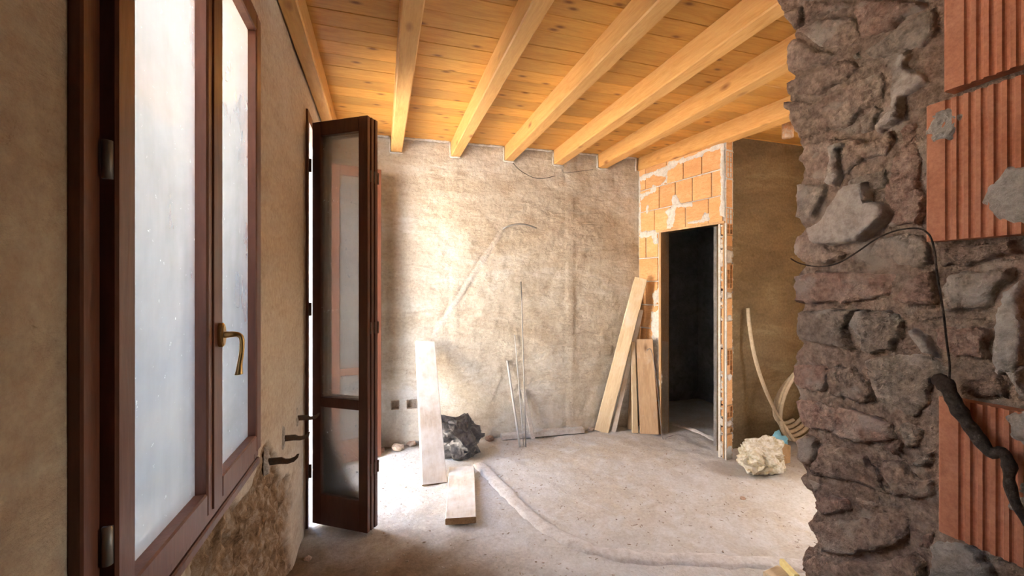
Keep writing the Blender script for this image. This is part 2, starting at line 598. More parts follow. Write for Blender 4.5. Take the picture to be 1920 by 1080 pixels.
def relief(name, poly, o, ea, eb, en, step, height, rim, amp, freq, mat, parent=None, sink=0.012, seed=0.0, jag=0.3, tilt=(0, 0), base=None):
    """irregular lump with the given outline lying on a plane: a stone, a patch of mortar"""
    dens = []
    for i in range(len(poly)):
        a, b = Vector(poly[i - 1]), Vector(poly[i])
        n = max(1, int((b - a).length / step))
        for k in range(n):
            q = a.lerp(b, k / n)
            j = step * jag
            q = q + Vector((nz(q.x * 40 + seed, q.y * 40, 1.7), nz(q.x * 40, q.y * 40 + seed, 5.1))) * j * 2
            dens.append((q.x, q.y))
    xs = [p[0] for p in dens]
    ys = [p[1] for p in dens]
    pts = []
    y = min(ys)
    r = 0
    while y < max(ys):
        x = min(xs) + (step * 0.5 if r % 2 else 0)
        while x < max(xs):
            q = (x + nz(x * 91, y * 91, seed) * step * 0.35, y + nz(x * 91, y * 91, seed + 9) * step * 0.35)
            if inside(q, dens) and edge_dist(q, dens) > step * 0.45:
                pts.append(q)
            x += step
        y += step * 0.87
        r += 1
    nb = len(dens)
    allp = [Vector(p) for p in dens + pts]
    res = delaunay_2d_cdt(allp, [], [list(range(nb))], 1, 1e-6)
    V2, FA = res[0], res[2]
    cx, cy = sum(xs) / nb, sum(ys) / nb
    V = []
    for q in V2:
        d = edge_dist((q.x, q.y), dens)
        s = min(1.0, d / rim)
        prof = math.sqrt(max(0.0, 1 - (1 - s) ** 2))
        h = -sink + (height + sink) * prof
        if d > 1e-5:
            h += amp * prof * (fbm(q.x * freq + seed, q.y * freq - seed, seed) + 0.35 * abs(fbm(q.x * freq * 3, q.y * freq * 3, seed + 3)))
            h += ((q.x - cx) * tilt[0] + (q.y - cy) * tilt[1]) * prof
        if base is not None:
            h += base(q.x, q.y)
        V.append(o + ea * q.x + eb * q.y + en * h)
    me = bpy.data.meshes.new(name)
    me.from_pydata([tuple(v) for v in V], [], [list(f) for f in FA])
    me.update()
    if len(me.polygons) and sum((p.normal.dot(en) for p in me.polygons)) < 0:
        me.flip_normals()
    return add(name, me, mat, parent, True)


def lumpy(name, c, r, mat, amp, freq, sub=4, ridge=0.0, seed=0.0, flat=None, parent=None, smooth=True, shape=None):
    bm = bmesh.new()
    bmesh.ops.create_icosphere(bm, subdivisions=sub, radius=1.0)
    for v in bm.verts:
        p = v.co.copy()
        n = fbm(p.x * freq + seed, p.y * freq, p.z * freq + seed)
        k = 1 + amp * n
        if ridge:
            q = p * freq * 1.3
            k += ridge * (0.5 - abs(fbm(q.x + seed, q.y + 3, q.z)) - abs(0.6 * nz(q.x * 2.3, q.y * 2.3, q.z * 2.3 + seed)))
        w = Vector((p.x * r[0] * k, p.y * r[1] * k, p.z * r[2] * k))
        if shape:
            w = shape(w)
        w = w + Vector(c)
        if flat is not None and w.z < flat:
            w.z = flat + 0.004 * nz(w.x * 50, w.y * 50)
        v.co = w
    return bmo(name, bm, mat, parent, smooth)


def lin(a, b, step, cuts=()):
    vals = {round(a, 5), round(b, 5)} | {round(c, 5) for c in cuts if a < c < b}
    s = sorted(vals)
    out = []
    for p, q in zip(s, s[1:]):
        n = max(1, int(round((q - p) / step)))
        out += [p + (q - p) * i / n for i in range(n)]
    out.append(s[-1])
    return out


def grid(name, us, vs, fn, mat, holes=(), attr=None, parent=None):
    """fn(u,v)->(Vector, attribute value)"""
    idx = {}
    V, A, FA = [], [], []
    hole = lambda u, v: any(h[0] < u < h[1] and h[2] < v < h[3] for h in holes)
    W = len(us)
    for j, v in enumerate(vs):
        for u in us:
            p, a = fn(u, v)
            V.append(tuple(p))
            A.append(a)
    for j in range(len(vs) - 1):
        for i in range(W - 1):
            if hole((us[i] + us[i + 1]) / 2, (vs[j] + vs[j + 1]) / 2):
                continue
            FA.append((j * W + i, j * W + i + 1, (j + 1) * W + i + 1, (j + 1) * W + i))
    me = bpy.data.meshes.new(name)
    me.from_pydata(V, [], FA)
    if attr:
        at = me.attributes.new(attr, 'FLOAT', 'POINT')
        at.data.foreach_set('value', A)
    me.update()
    return add(name, me, mat, parent, True)


# ================================================================== SETTING
# ---- floor
def floor_fn(x, y):
    h = 0.010 * fbm(x * 1.6, y * 1.6, 3) + 0.006 * fbm(x * 9, y * 9, 5)
    h += 0.004 * max(0, fbm(x * 30, y * 30, 8))
    # rubble heaped along the left wall and along the back wall
    yb = 3.965 - (x + 0.435) * 0.0545
    h += 0.035 * sm(0.30, 0.0, yb - y) * (0.5 + 0.8 * max(0, fbm(x * 6, y * 6, 2))) * sm(1.4, 0.0, x)
    h += 0.03 * sm(0.22, 0.0, x - WX) * (0.4 + max(0, fbm(x * 8, y * 8, 4))) * sm(2.85, 2.5, y)
    e = sm(2.75, 2.2, y + 0.35 * x + 0.12 * fbm(x * 4, y * 4, 6)) * sm(0.9, 0.3, x + 0.2 * fbm(x * 3, y * 3, 1))
    e = max(e, 0.8 * sm(0.16, 0.02, yb - y) * sm(0.9, 0.4, x))
    return Vector((x, y, h - 0.008)), e


fx = lin(-0.80, 0.0, 0.05) + lin(0.02, 3.1, 0.022) + lin(3.16, 4.6, 0.06)
fy = lin(-2.6, 0.8, 0.2) + lin(0.9, 4.0, 0.022) + lin(4.05, 4.8, 0.06)
floor = grid('floor', fx, fy, floor_fn, 'floor', attr='earth')
tag(floor, 'dusty pale screed floor strewn with crumbs', 'floor', kind='structure')

# ---- left wall with the window and the door opening
HOLES = [(WIN[0], WIN[1], WIN[2], WIN[3]), (DOOR[0], DOOR[1], -1, DOOR[3])]


def left_fn(y, z):
    d = min([9] + [max(h[0] - y, y - h[1], h[2] - z, z - h[3]) for h in HOLES])
    k = sm(0.0, 0.06, d)
    n = fbm(y * 3, z * 3, 7)
    # plaster broken away below the window and beside it
    e = z - (0.78 + 0.10 * fbm(y * 4, z * 4, 2)) + 0.75 * max(0, y - 1.95) + 0.5 * max(0, 1.05 - y)
    bare = sm(0.02, -0.02, e) * sm(2.42, 2.30, y + 0.12 * fbm(y * 5, z * 5, 9))
    dx = 0.004 * n + 0.0025 * fbm(y * 14, z * 14, 1)
    rough = fbm(y * 9, z * 7, 4) * 0.020 + fbm(y * 26, z * 20, 5) * 0.012 - 0.016 * sm(0.10, 0.0, abs(fbm(y * 6, z * 4.5, 8)))
    dx -= bare * (0.020 - rough * k)
    return Vector((WX + dx * k, y, z)), bare


ly = lin(-2.6, 0.2, 0.2, ()) + lin(0.25, 0.9, 0.03, [WIN[0]]) + lin(0.909, 2.4, 0.009, [WIN[1]]) + lin(2.42, 2.8, 0.02) + lin(2.84, 4.1, 0.05, [DOOR[1]])
lz = lin(-0.02, 0.9, 0.009, [WIN[2]]) + lin(0.93, 1.0, 0.03) + lin(1.04, 2.86, 0.05, [WIN[3], DOOR[3]])
wall_left = grid('wall_left', ly, lz, left_fn, 'plaster_left', HOLES, 'bare')
tag(wall_left, 'old beige plastered wall with the window, broken down to stone below the sill', 'wall', kind='structure')
bm = bmesh.new()
xo = WX - WT
for (a, b, c, d) in HOLES:
    c = max(c, -0.02)
    P = lambda x, y, z: bm.verts.new((x, y, z))
    for (y0, z0, y1, z1) in ((a, c, a, d), (b, c, b, d), (a, d, b, d), (a, c, b, c)):
        bm.faces.new([P(WX, y0, z0), P(WX, y1, z1), P(xo, y1, z1), P(xo, y0, z0)])
bmo('reveal', bm, 'white_wash', wall_left)
bm = bmesh.new()
oy = [-2.7, WIN[0], WIN[1], DOOR[0], DOOR[1], 5.0]
oz = [-0.1, WIN[2], WIN[3], DOOR[3], 3.4]
for i in range(len(oy) - 1):
    for j in range(len(oz) - 1):
        ym, zm = (oy[i] + oy[i + 1]) / 2, (oz[j] + oz[j + 1]) / 2
        if any(h[0] < ym < h[1] and h[2] - 0.2 * (h is HOLES[1]) < zm < h[3] for h in HOLES):
            continue
        bm.faces.new([bm.verts.new(p) for p in ((xo, oy[i], oz[j]), (xo, oy[i + 1], oz[j]), (xo, oy[i + 1], oz[j + 1]), (xo, oy[i], oz[j + 1]))])
bmo('outer_face', bm, 'white_wash', wall_left)

# ---- back wall
BLEN = (BR - BL).length
boxes = []
for (xa, xb) in ((734, 748), (763, 781)):
    p, q = on_back(xa, 752), on_back(xb, 767)
    boxes.append(((p - BL).dot(BDIR), (q - BL).dot(BDIR), q.z, p.z))
c0, c1 = on_back(815, 628), on_back(943, 430)
C0 = Vector(((c0 - BL).dot(BDIR), c0.z))
C1 = Vector(((c1 - BL).dot(BDIR), c1.z))
bands = [((on_back(x, 500) - BL).dot(BDIR), w) for x, w in ((852, 0.07), (1070, 0.08))]


def back_fn(s, z):
    n = 0.010 * fbm(s * 1.3, z * 1.3, 11) + 0.007 * fbm(s * 7, z * 9, 12)
    n += 0.009 * abs(fbm(s * 20, z * 28, 13))
    for b, w in bands:
        k = sm(w * 0.6, w * 0.35, abs(s - b + 0.012 * nz(z * 3, b)))
        n = n * (1 - 0.7 * k) + 0.006 * k
    # filled chase running diagonally up to the conduit
    q = Vector((s, z))
    t = max(0, min(1, (q - C0).dot(C1 - C0) / (C1 - C0).length_squared))
    d = (q - C0 - (C1 - C0) * t).length
    k = sm(0.032, 0.02, d)
    n = n * (1 - 0.85 * k) + 0.004 * k - 0.006 * sm(0.045, 0.03, d) * (1 - k)
    fill = 0.75 * k * (0.7 + 0.5 * nz(s * 12, z * 12))
    for a0, a1, z0, z1 in boxes:
        if a0 - 0.15 < s < a1 + 0.12 and z0 - 0.4 < z < z1 + 0.1:
            m = sm(0.16, 0.02, max(a0 - s, s - a1, z - z1, (z0 - z) * 0.35))
            n *= 1 - 0.8 * m
            fill = max(fill, 0.5 * m)
    n += 0.02 * sm(0.25, 0.0, z) * max(0, fbm(s * 6, z * 6, 1) + 0.2)
    edge = sm(0.0, 0.05, min(s + 0.35, BLEN + 0.05 - s))
    return BL + BDIR * s + Vector((0, 0, z)) + BN * (n * edge), max(0.0, min(1.0, fill))


us = lin(-0.35, BLEN + 0.05, 0.016, [v for b in boxes for v in b[:2]])
vs = lin(-0.03, 2.86, 0.016, [v for b in boxes[:1] for v in b[2:]])
bh = [(b[0], b[1], boxes[0][2], boxes[0][3]) for b in boxes]
wall_back = grid('wall_back', us, vs, back_fn, 'plaster_back', bh, 'fill')
tag(wall_back, 'rough beige grey rendered wall with screed bands at the far end', 'wall', kind='structure')
for a0, a1, z0, z1 in bh:       # electrical box recesses
    bm = bmesh.new()
    o, ez = BL, Vector((0, 0, 1))
    frame_box(bm, o, BDIR, ez, BN, a0, a1, z0, z1, -0.05, -0.045)
    for (x0, x1, y0, y1) in ((a0 - 0.004, a0, z0, z1), (a1, a1 + 0.004, z0, z1), (a0, a1, z0 - 0.004, z0), (a0, a1, z1, z1 + 0.004)):
        frame_box(bm, o, BDIR, ez, BN, x0, x1, y0, y1, -0.05, 0.006)
    r_ = bmo('socket_recess', bm, 'mortar_grey', wall_back)

# ---- walls of the rest: brown wall, right wall, dark room, the room behind
BY = 3.0


def brown_fn(x, z):
    n = 0.006 * fbm(x * 2, z * 2, 21) + 0.003 * fbm(x * 12, z * 12, 22)
    return Vector((x, BY + n, z)), 0.0


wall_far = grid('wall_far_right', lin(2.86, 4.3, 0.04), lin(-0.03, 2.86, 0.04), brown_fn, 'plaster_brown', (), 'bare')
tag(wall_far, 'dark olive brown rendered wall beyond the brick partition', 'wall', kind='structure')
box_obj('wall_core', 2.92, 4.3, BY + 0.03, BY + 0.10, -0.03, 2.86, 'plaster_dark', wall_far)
bm = bmesh.new()
abox(bm, RX, RX + 0.2, -2.6, RWIN[0], -0.05, 2.95)
abox(bm, RX, RX + 0.2, RWIN[1], 3.1, -0.05, 2.95)
abox(bm, RX, RX + 0.2, RWIN[0], RWIN[1], -0.05, RWIN[2])
abox(bm, RX, RX + 0.2, RWIN[0], RWIN[1], RWIN[3], 2.95)
w = bmo('wall_right', bm, 'plaster_left')
tag(w, 'brown rendered side wall hidden behind the stone jamb', 'wall', kind='structure')
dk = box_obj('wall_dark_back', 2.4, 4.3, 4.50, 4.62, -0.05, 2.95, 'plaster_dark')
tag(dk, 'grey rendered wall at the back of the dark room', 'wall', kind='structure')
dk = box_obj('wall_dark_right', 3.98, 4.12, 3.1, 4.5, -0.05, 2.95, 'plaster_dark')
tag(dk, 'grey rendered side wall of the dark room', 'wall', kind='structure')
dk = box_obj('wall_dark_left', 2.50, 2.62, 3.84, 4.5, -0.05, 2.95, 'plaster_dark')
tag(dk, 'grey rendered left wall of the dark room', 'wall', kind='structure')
w = box_obj('wall_rear', -0.80, 4.45, -2.75, -2.6, -0.05, 2.95, 'plaster_left')
tag(w, 'beige plastered wall behind the viewer', 'wall', kind='structure')

# ---- ceiling: slab, boards, beams
ceiling = box_obj('ceiling', -0.80, 4.45, -2.75, 4.62, 2.855, 3.0, 'plaster_dark')
tag(ceiling, 'orange pine board ceiling on honey coloured beams', 'ceiling', kind='structure')
BW = 0.138
bm = bmesh.new()
abox(bm, -2.6, 2.6, -BW / 2 + 0.0007, BW / 2 - 0.0007, 0, 0.03)
es = [e for e in bm.edges if all(v.co.z < 0.001 for v in e.verts)]
bmesh.ops.bevel(bm, geom=es, offset=0.0022, segments=1, affect='EDGES')
bmesh.ops.recalc_face_normals(bm, faces=bm.faces)
board_me = bpy.data.meshes.new('board')
bm.to_mesh(board_me)
bm.free()
board_me.materials.append(M['ceil_wood'])
CEIL_Z = 2.822
for i in range(24):
    o = bpy.data.objects.new('board', board_me)
    COL.objects.link(o)
    o.parent = ceiling
    o.location = (1.85, 3.98 - BW * (i + 0.5), CEIL_Z + random.uniform(0, 0.003))
    o.rotation_euler = (0, 0, -0.02)

BEAM_Z0 = 2.685


def beam(x0, x1, y0, y1, skew=0.0, z0=BEAM_Z0):
    """x0..x1 width at the back end y1; skew = dx over the run towards y0"""
    bm = bmesh.new()
    n = 14
    prev = None
    L = y1 - y0
    for k in range(n + 1):
        f = k / n
        y = y1 - L * f
        dx = skew * f + 0.002 * nz(y * 2, x0 * 9)
        c = 0.007
        ring = [(x0 + dx, CEIL_Z), (x0 + dx, z0 + c), (x0 + dx + c, z0), (x1 + dx - c, z0), (x1 + dx, z0 + c), (x1 + dx, CEIL_Z)]
        vs_ = [bm.verts.new((px, y, pz)) for px, pz in ring]
        if prev:
            for a in range(6):
                bm.faces.new((prev[a], prev[(a + 1) % 6], vs_[(a + 1) % 6], vs_[a]))
        else:
            bm.faces.new(vs_)
        prev = vs_
    bm.faces.new(prev[::-1])
    return bmo('beam', bm, 'beam_wood', ceiling)


beam(WX + 0.008, -0.345, 0.4, 4.0)
ends = [(733, 281, 754), (845, 291, 863), (945, 303, 963), (1037, 312, 1055), (1120, 320, 1137)]
beam_spans = []
for a, y, b in ends:
    p, q = on_back(a, y), on_back(b, y)
    print('beam', [round(v, 3) for v in p], round(q.x, 3))
    beam_spans.append((p.x, q.x))
    beam(p.x, q.x, 0.4, 3.98)
p = on_back(1198, 327)
p7x = p.x
print('beam7', p)
pe = on_z(1482, 217, BEAM_Z0)
print('beam7 near', pe)
sk = (pe.x - p.x) / (p.y - pe.y)
beam(p.x - 0.04, p.x + 0.09, 0.9, 3.98, sk * (3.98 - 0.9))

# white plaster edge where render meets boards and beams
bm = bmesh.new()
prevx = WX


def bead(p, q, r=0.010):
    L = (q - p).length
    n = max(2, int(L / 0.025))
    pts = [p.lerp(q, i / n) for i in range(n + 1)]
    rr = [r * (1 + 0.7 * nz(pp.x * 31, pp.z * 31, 4)) for pp in pts]
    pts = [pp + Vector((nz(pp.x * 20, pp.z * 20, 1), 0, nz(pp.x * 20, pp.z * 20, 2))) * 0.006 for pp in pts]
    tube_bm(bm, pts, rr, 6)


def bw(x, z):
    s = (x - BL.x) / BDIR.x
    return Vector((x, BL.y + BDIR.y * s, z)) + BN * 0.016


for x0, x1 in beam_spans + [(p7x - 0.04, 2.6)]:
    bead(bw(prevx, CEIL_Z - 0.004), bw(x0 - 0.008, CEIL_Z - 0.004), 0.013)
    bead(bw(x0 - 0.006, CEIL_Z - 0.004), bw(x0 - 0.006, BEAM_Z0 - 0.006), 0.009)
    if x1 < 2.59:
        bead(bw(x0 - 0.006, BEAM_Z0 - 0.006), bw(x1 + 0.006, BEAM_Z0 - 0.006), 0.009)
    prevx = x1
bmo('plaster_edge', bm, 'mortar_white', wall_back, True)

# ---- brick partition with the door opening
wall_part = empty('wall_partition', (PA.x, PA.y, 0))
tag(wall_part, 'unplastered orange hollow brick partition with a dark doorway', 'wall', kind='structure')
EZ = Vector((0, 0, 1))


def pbox(name, a0, a1, z0, z1, n0, n1, mat, bev=0.0, parent=wall_part):
    bm = bmesh.new()
    frame_box(bm, PA, PDIR, EZ, PN, a0, a1, z0, z1, n0, n1)
    if bev:
        bmesh.ops.bevel(bm, geom=list(bm.edges), offset=bev, segments=1, affect='EDGES')
    o = bmo(name, bm, mat)
    reparent(o, parent)
    return o


sd0 = part_s(1240, 500)[0]
sd1 = part_s(1356, 500)[0]
print('door s  pier', PL - sd1); print('door s', sd0, sd1, PL)
PT, LINT, TOPZ = 0.10, 2.0, 2.70
bm = bmesh.new()
frame_box(bm, PA, PDIR, EZ, PN, 0, sd0, -0.02, 2.705, -PT, -0.010)
frame_box(bm, PA, PDIR, EZ, PN, sd0, PL - 0.004, LINT, 2.705, -PT, -0.010)
o = bmo('mortar_bed', bm, 'mortar_white')
reparent(o, wall_part)
rows = [(2.005, 2.238, [1227, 1257, 1285, 1328]), (2.246, 2.463, [1236, 1266, 1298, 1334]), (2.471, 2.70, [1210, 1249.6, 1281, 1315.6])]
for z0, z1, seams in rows:
    ss = [0.012] + [part_s(x, 540 - (z0 - 1.45) * 200)[0] for x in seams] + [PL - 0.03]
    ss = [s for i, s in enumerate(ss) if i == 0 or s > ss[i - 1] + 0.03]
    for a, b in zip(ss, ss[1:]):
        d = random.uniform(-0.002, 0.002)
        pbox('brick', a + 0.004, b - 0.004, z0 + random.uniform(0, 0.003), z1 - random.uniform(0, 0.003), -0.05, d, 'brick_light', 0.003)
z = 1.995
k = 0
while z > 0.02:
    z0 = max(0.0, z - 0.236)
    cuts = [0.012, sd0 - 0.045] if k % 2 else [0.012, 0.11, sd0 - 0.045]
    for a, b in zip(cuts, cuts[1:]):
        pbox('brick', a + 0.004, b - 0.004, z0 + 0.006, z - 0.004, -0.05, random.uniform(-0.002, 0.002), 'brick_light', 0.003)
    z -= 0.240
    k += 1


# smears of white mortar over the brick face
def ppatch(pts, sc, ox, oy, h=0.006, mat='mortar_white', step=0.014):
    poly = [part_s(ox + x / sc, oy + y / sc) for x, y in pts]
    o = relief('mortar_smear', poly, PA, PDIR, EZ, PN, step, h, 0.03, 0.006, 14, mat, None, 0.004, random.uniform(0, 90), 0.5)
    reparent(o, wall_part)
    return o


R8 = (5.4, 1180, 260)
for pts in ([(430, 560), (480, 560), (520, 640), (640, 640), (640, 690), (480, 700), (450, 900), (370, 920), (380, 780), (350, 740), (420, 690)],
            [(570, 870), (600, 840), (720, 820), (760, 740), (820, 760), (820, 830), (700, 860)],
            [(100, 550), (200, 530), (240, 450), (290, 480), (270, 550), (190, 570), (110, 650)],
            [(150, 740), (190, 650), (205, 690), (180, 770)],
            [(100, 940), (280, 920), (290, 1060), (240, 1080), (220, 990), (110, 1020)],
            [(95, 380), (380, 270), (400, 230), (650, 160), (940, 20), (950, 90), (850, 150), (780, 140), (740, 180), (560, 240), (400, 330),
             (385, 450), (290, 485), (370, 400), (250, 380), (110, 440)],
            [(915, 90), (960, 40), (965, 800), (915, 790), (905, 700), (925, 500), (910, 300)],
            [(92, 380), (112, 370), (118, 640), (120, 1000), (100, 1000)]):
    ppatch(pts, *R8)
for pts in ([(340, 120), (395, 120), (380, 300), (400, 480), (395, 600), (360, 420), (345, 250)],
            [(345, 20), (390, 0), (395, 60), (360, 110)]):
    ppatch(pts, 2.843, 1100, 540)

# wooden lining of the doorway
door_lining = empty('door_lining', tuple(PA + PDIR * sd0))
reparent(door_lining, wall_part)
door_lining['label'] = 'raw timber lining boards of the dark doorway'
JT = 0.028
for nm, a0, a1, z0, z1 in (('jamb', sd0 - JT, sd0, 0.0, LINT), ('jamb', sd1, sd1 + 0.012, 0.0, LINT), ('head', sd0 - JT, sd1 + 0.012, LINT, LINT + 0.02)):
    pbox(nm, a0, a1, z0, z1, -PT - 0.01, 0.008, 'jamb_wood', 0.003, door_lining)

# free end of the partition: hollow bricks showing their cells
EN = PDIR            # end face normal
EA = -PN             # across the thickness
EO = PA + PDIR * PL + PN * 0.0


def end_box(name, a0, a1, z0, z1, n0, n1, mat, bev=0.002):
    bm = bmesh.new()
    frame_box(bm, EO, EA, EZ, EN, a0, a1, z0, z1, n0, n1)
    if bev:
        bmesh.ops.bevel(bm, geom=list(bm.edges), offset=bev, segments=1, affect='EDGES')
    o = bmo(name, bm, mat)
    reparent(o, wall_part)
    return o


pbox('mortar_bed', sd1 + 0.012, PL + 0.001, -0.02, LINT, -0.012, 0.0, 'mortar_white')


def cell_brick(z0, z1, rows_, skip=(), a0=0.010, a1=0.090):
    bm = bmesh.new()
    t = 0.0055
    W, H = a1 - a0, z1 - z0
    for c in (a0, (a0 + a1) / 2 - t / 2, a1 - t):
        frame_box(bm, EO, EA, EZ, EN, c, c + t, z0, z1, -0.05, 0.0)
    for r in range(rows_ + 1):
        zz = z0 + (H - t) * r / rows_
        frame_box(bm, EO, EA, EZ, EN, a0, a1, zz, zz + t, -0.05, -0.001)
    for (r, c) in skip:
        za, zb = z0 + (H - t) * r / rows_, z0 + (H - t) * (r + 1) / rows_
        frame_box(bm, EO, EA, EZ, EN, a0 + W / 2 * c, a0 + W / 2 * (c + 1), za, zb, -0.05, -0.002)
    o = bmo('hollow_brick', bm, 'brick_light')
    reparent(o, wall_part)


def ez(py):
    return hit(1367, py, EO, EN).z


for y0, y1, r, skip in ((284, 333, 5, ()), (391, 439, 5, ()), (496, 541, 5, ((4, 0),)), (656, 705, 5, ((0, 0), (1, 0))), (762, 784, 2, ((1, 0),)), (803, 812, 1, ((0, 0),))):
    cell_brick(ez(y1), ez(y0), r, skip)
for y0, y1 in ((256, 281), (336, 389), (441, 462), (560, 600), (602, 654), (708, 760), (815, 850)):
    end_box('brick', 0.011, 0.089, ez(y1) + 0.004, ez(y0) - 0.004, -0.05, -0.002, 'brick_light')
end_box('cell_shade_plate', 0.012, 0.088, 0.0, 2.66, -0.0555, -0.0505, 'door_wood_shaded', 0)  # dark plate that paints shade into the bottoms of the brick cells
end_box('mortar_bed', 0.004, 0.098, -0.02, 2.70, -0.075, -0.056, 'mortar_white', 0)


def end_relief(a0, a1, z0, z1, h, seed):
    z = z0
    pts_r, pts_l = [], []
    while z < z1:
        pts_l.append((a0 + 0.006 * nz(z * 30, seed), z))
        pts_r.append((a1 + 0.007 * nz(z * 30, seed + 5), z))
        z += 0.03
    poly = pts_l + pts_r[::-1]
    o = relief('mortar_smear', poly, EO, EA, EZ, EN, 0.010, h, 0.010, 0.003, 18, 'mortar_white', None, 0.055, seed, 0.7)
    reparent(o, wall_part)


end_relief(0.008, 0.020, 0.0, 2.68, 0.002, 11.0)
end_relief(0.090, 0.104, 0.0, 2.70, 0.002, 23.0)
for y0, y1, s in ((464, 494, 3.0), (543, 560, 4.0), (586, 603, 5.0), (700, 715, 6.0), (786, 802, 7.0), (834, 868, 8.0), (333, 338, 9.0)):
    end_relief(0.010, 0.090, ez(y1), ez(y0), 0.002, s)

# ---- stone jamb on the right, cut through a thick rubble wall
SX = 1.06
SO = Vector((SX, 0, 0))
SA, SB, SN = Vector((0, 1, 0)), Vector((0, 0, 1)), Vector((-1, 0, 0))


def sp(px, py):
    p = on_x(px, py, SX)
    return (p.y, p.z)


sil = [(1448, 0), (1460, 17), (1470, 37), (1483, 63), (1483, 82), (1475, 100), (1482, 120), (1475, 137), (1488, 145), (1470, 157), (1473, 187),
       (1487, 210), (1497, 220), (1487, 240), (1493, 273), (1495, 287), (1500, 297), (1495, 313), (1495, 360), (1492, 407), (1497, 433), (1488, 463),
       (1483, 485), (1502, 493), (1493, 517), (1500, 540), (1500, 573), (1490, 587), (1497, 613), (1488, 630), (1495, 643), (1487, 660), (1485, 697),
       (1486, 717), (1494, 745), (1501, 769), (1497, 787), (1509, 808), (1494, 824), (1492, 858), (1509, 884), (1490, 893), (1510, 917), (1529, 954),
       (1509, 973), (1534, 1015), (1496, 1036), (1496, 1065), (1509, 1080)]
silp = [sp(*q) for q in sil]
top = [(silp[0][0] + 0.10, 2.85), (silp[0][0] + 0.07, 2.65), (silp[0][0] + 0.05, 2.45), (silp[0][0] + 0.02, 2.32)]
bot = [(0.80, silp[-1][1] - 0.10), (0.83, 0.5), (0.80, 0.3), (0.84, 0.12), (0.86, -0.02)]
NEAR = 0.28
outline = [(NEAR, 2.85)] + top + silp + bot + [(NEAR, -0.02)]


def sbase(y, z):
    return 0.0


wall_stone = relief('wall_stone', outline, SO, SA, SB, SN, 0.014, 0.0, 0.012, 0.012, 9, 'mortar_brown', None, 0.03, 4.0, 0.35)
tag(wall_stone, 'broken rubble stone wall edge patched with hollow terracotta bricks', 'wall', kind='structure')
bm = bmesh.new()
fr, bk = [], []
for (y, z) in outline:
    fr.append(bm.verts.new((SX + 0.03, y - (0.012 if y > 0.3 else 0), z)))
    bk.append(bm.verts.new((4.3, y - (0.012 if y > 0.3 else 0), z)))
for i in range(len(fr)):
    j = (i + 1) % len(fr)
    bm.faces.new((fr[i], fr[j], bk[j], bk[i]))
bmo('rubble_core', bm, 'stone_brown', wall_stone)

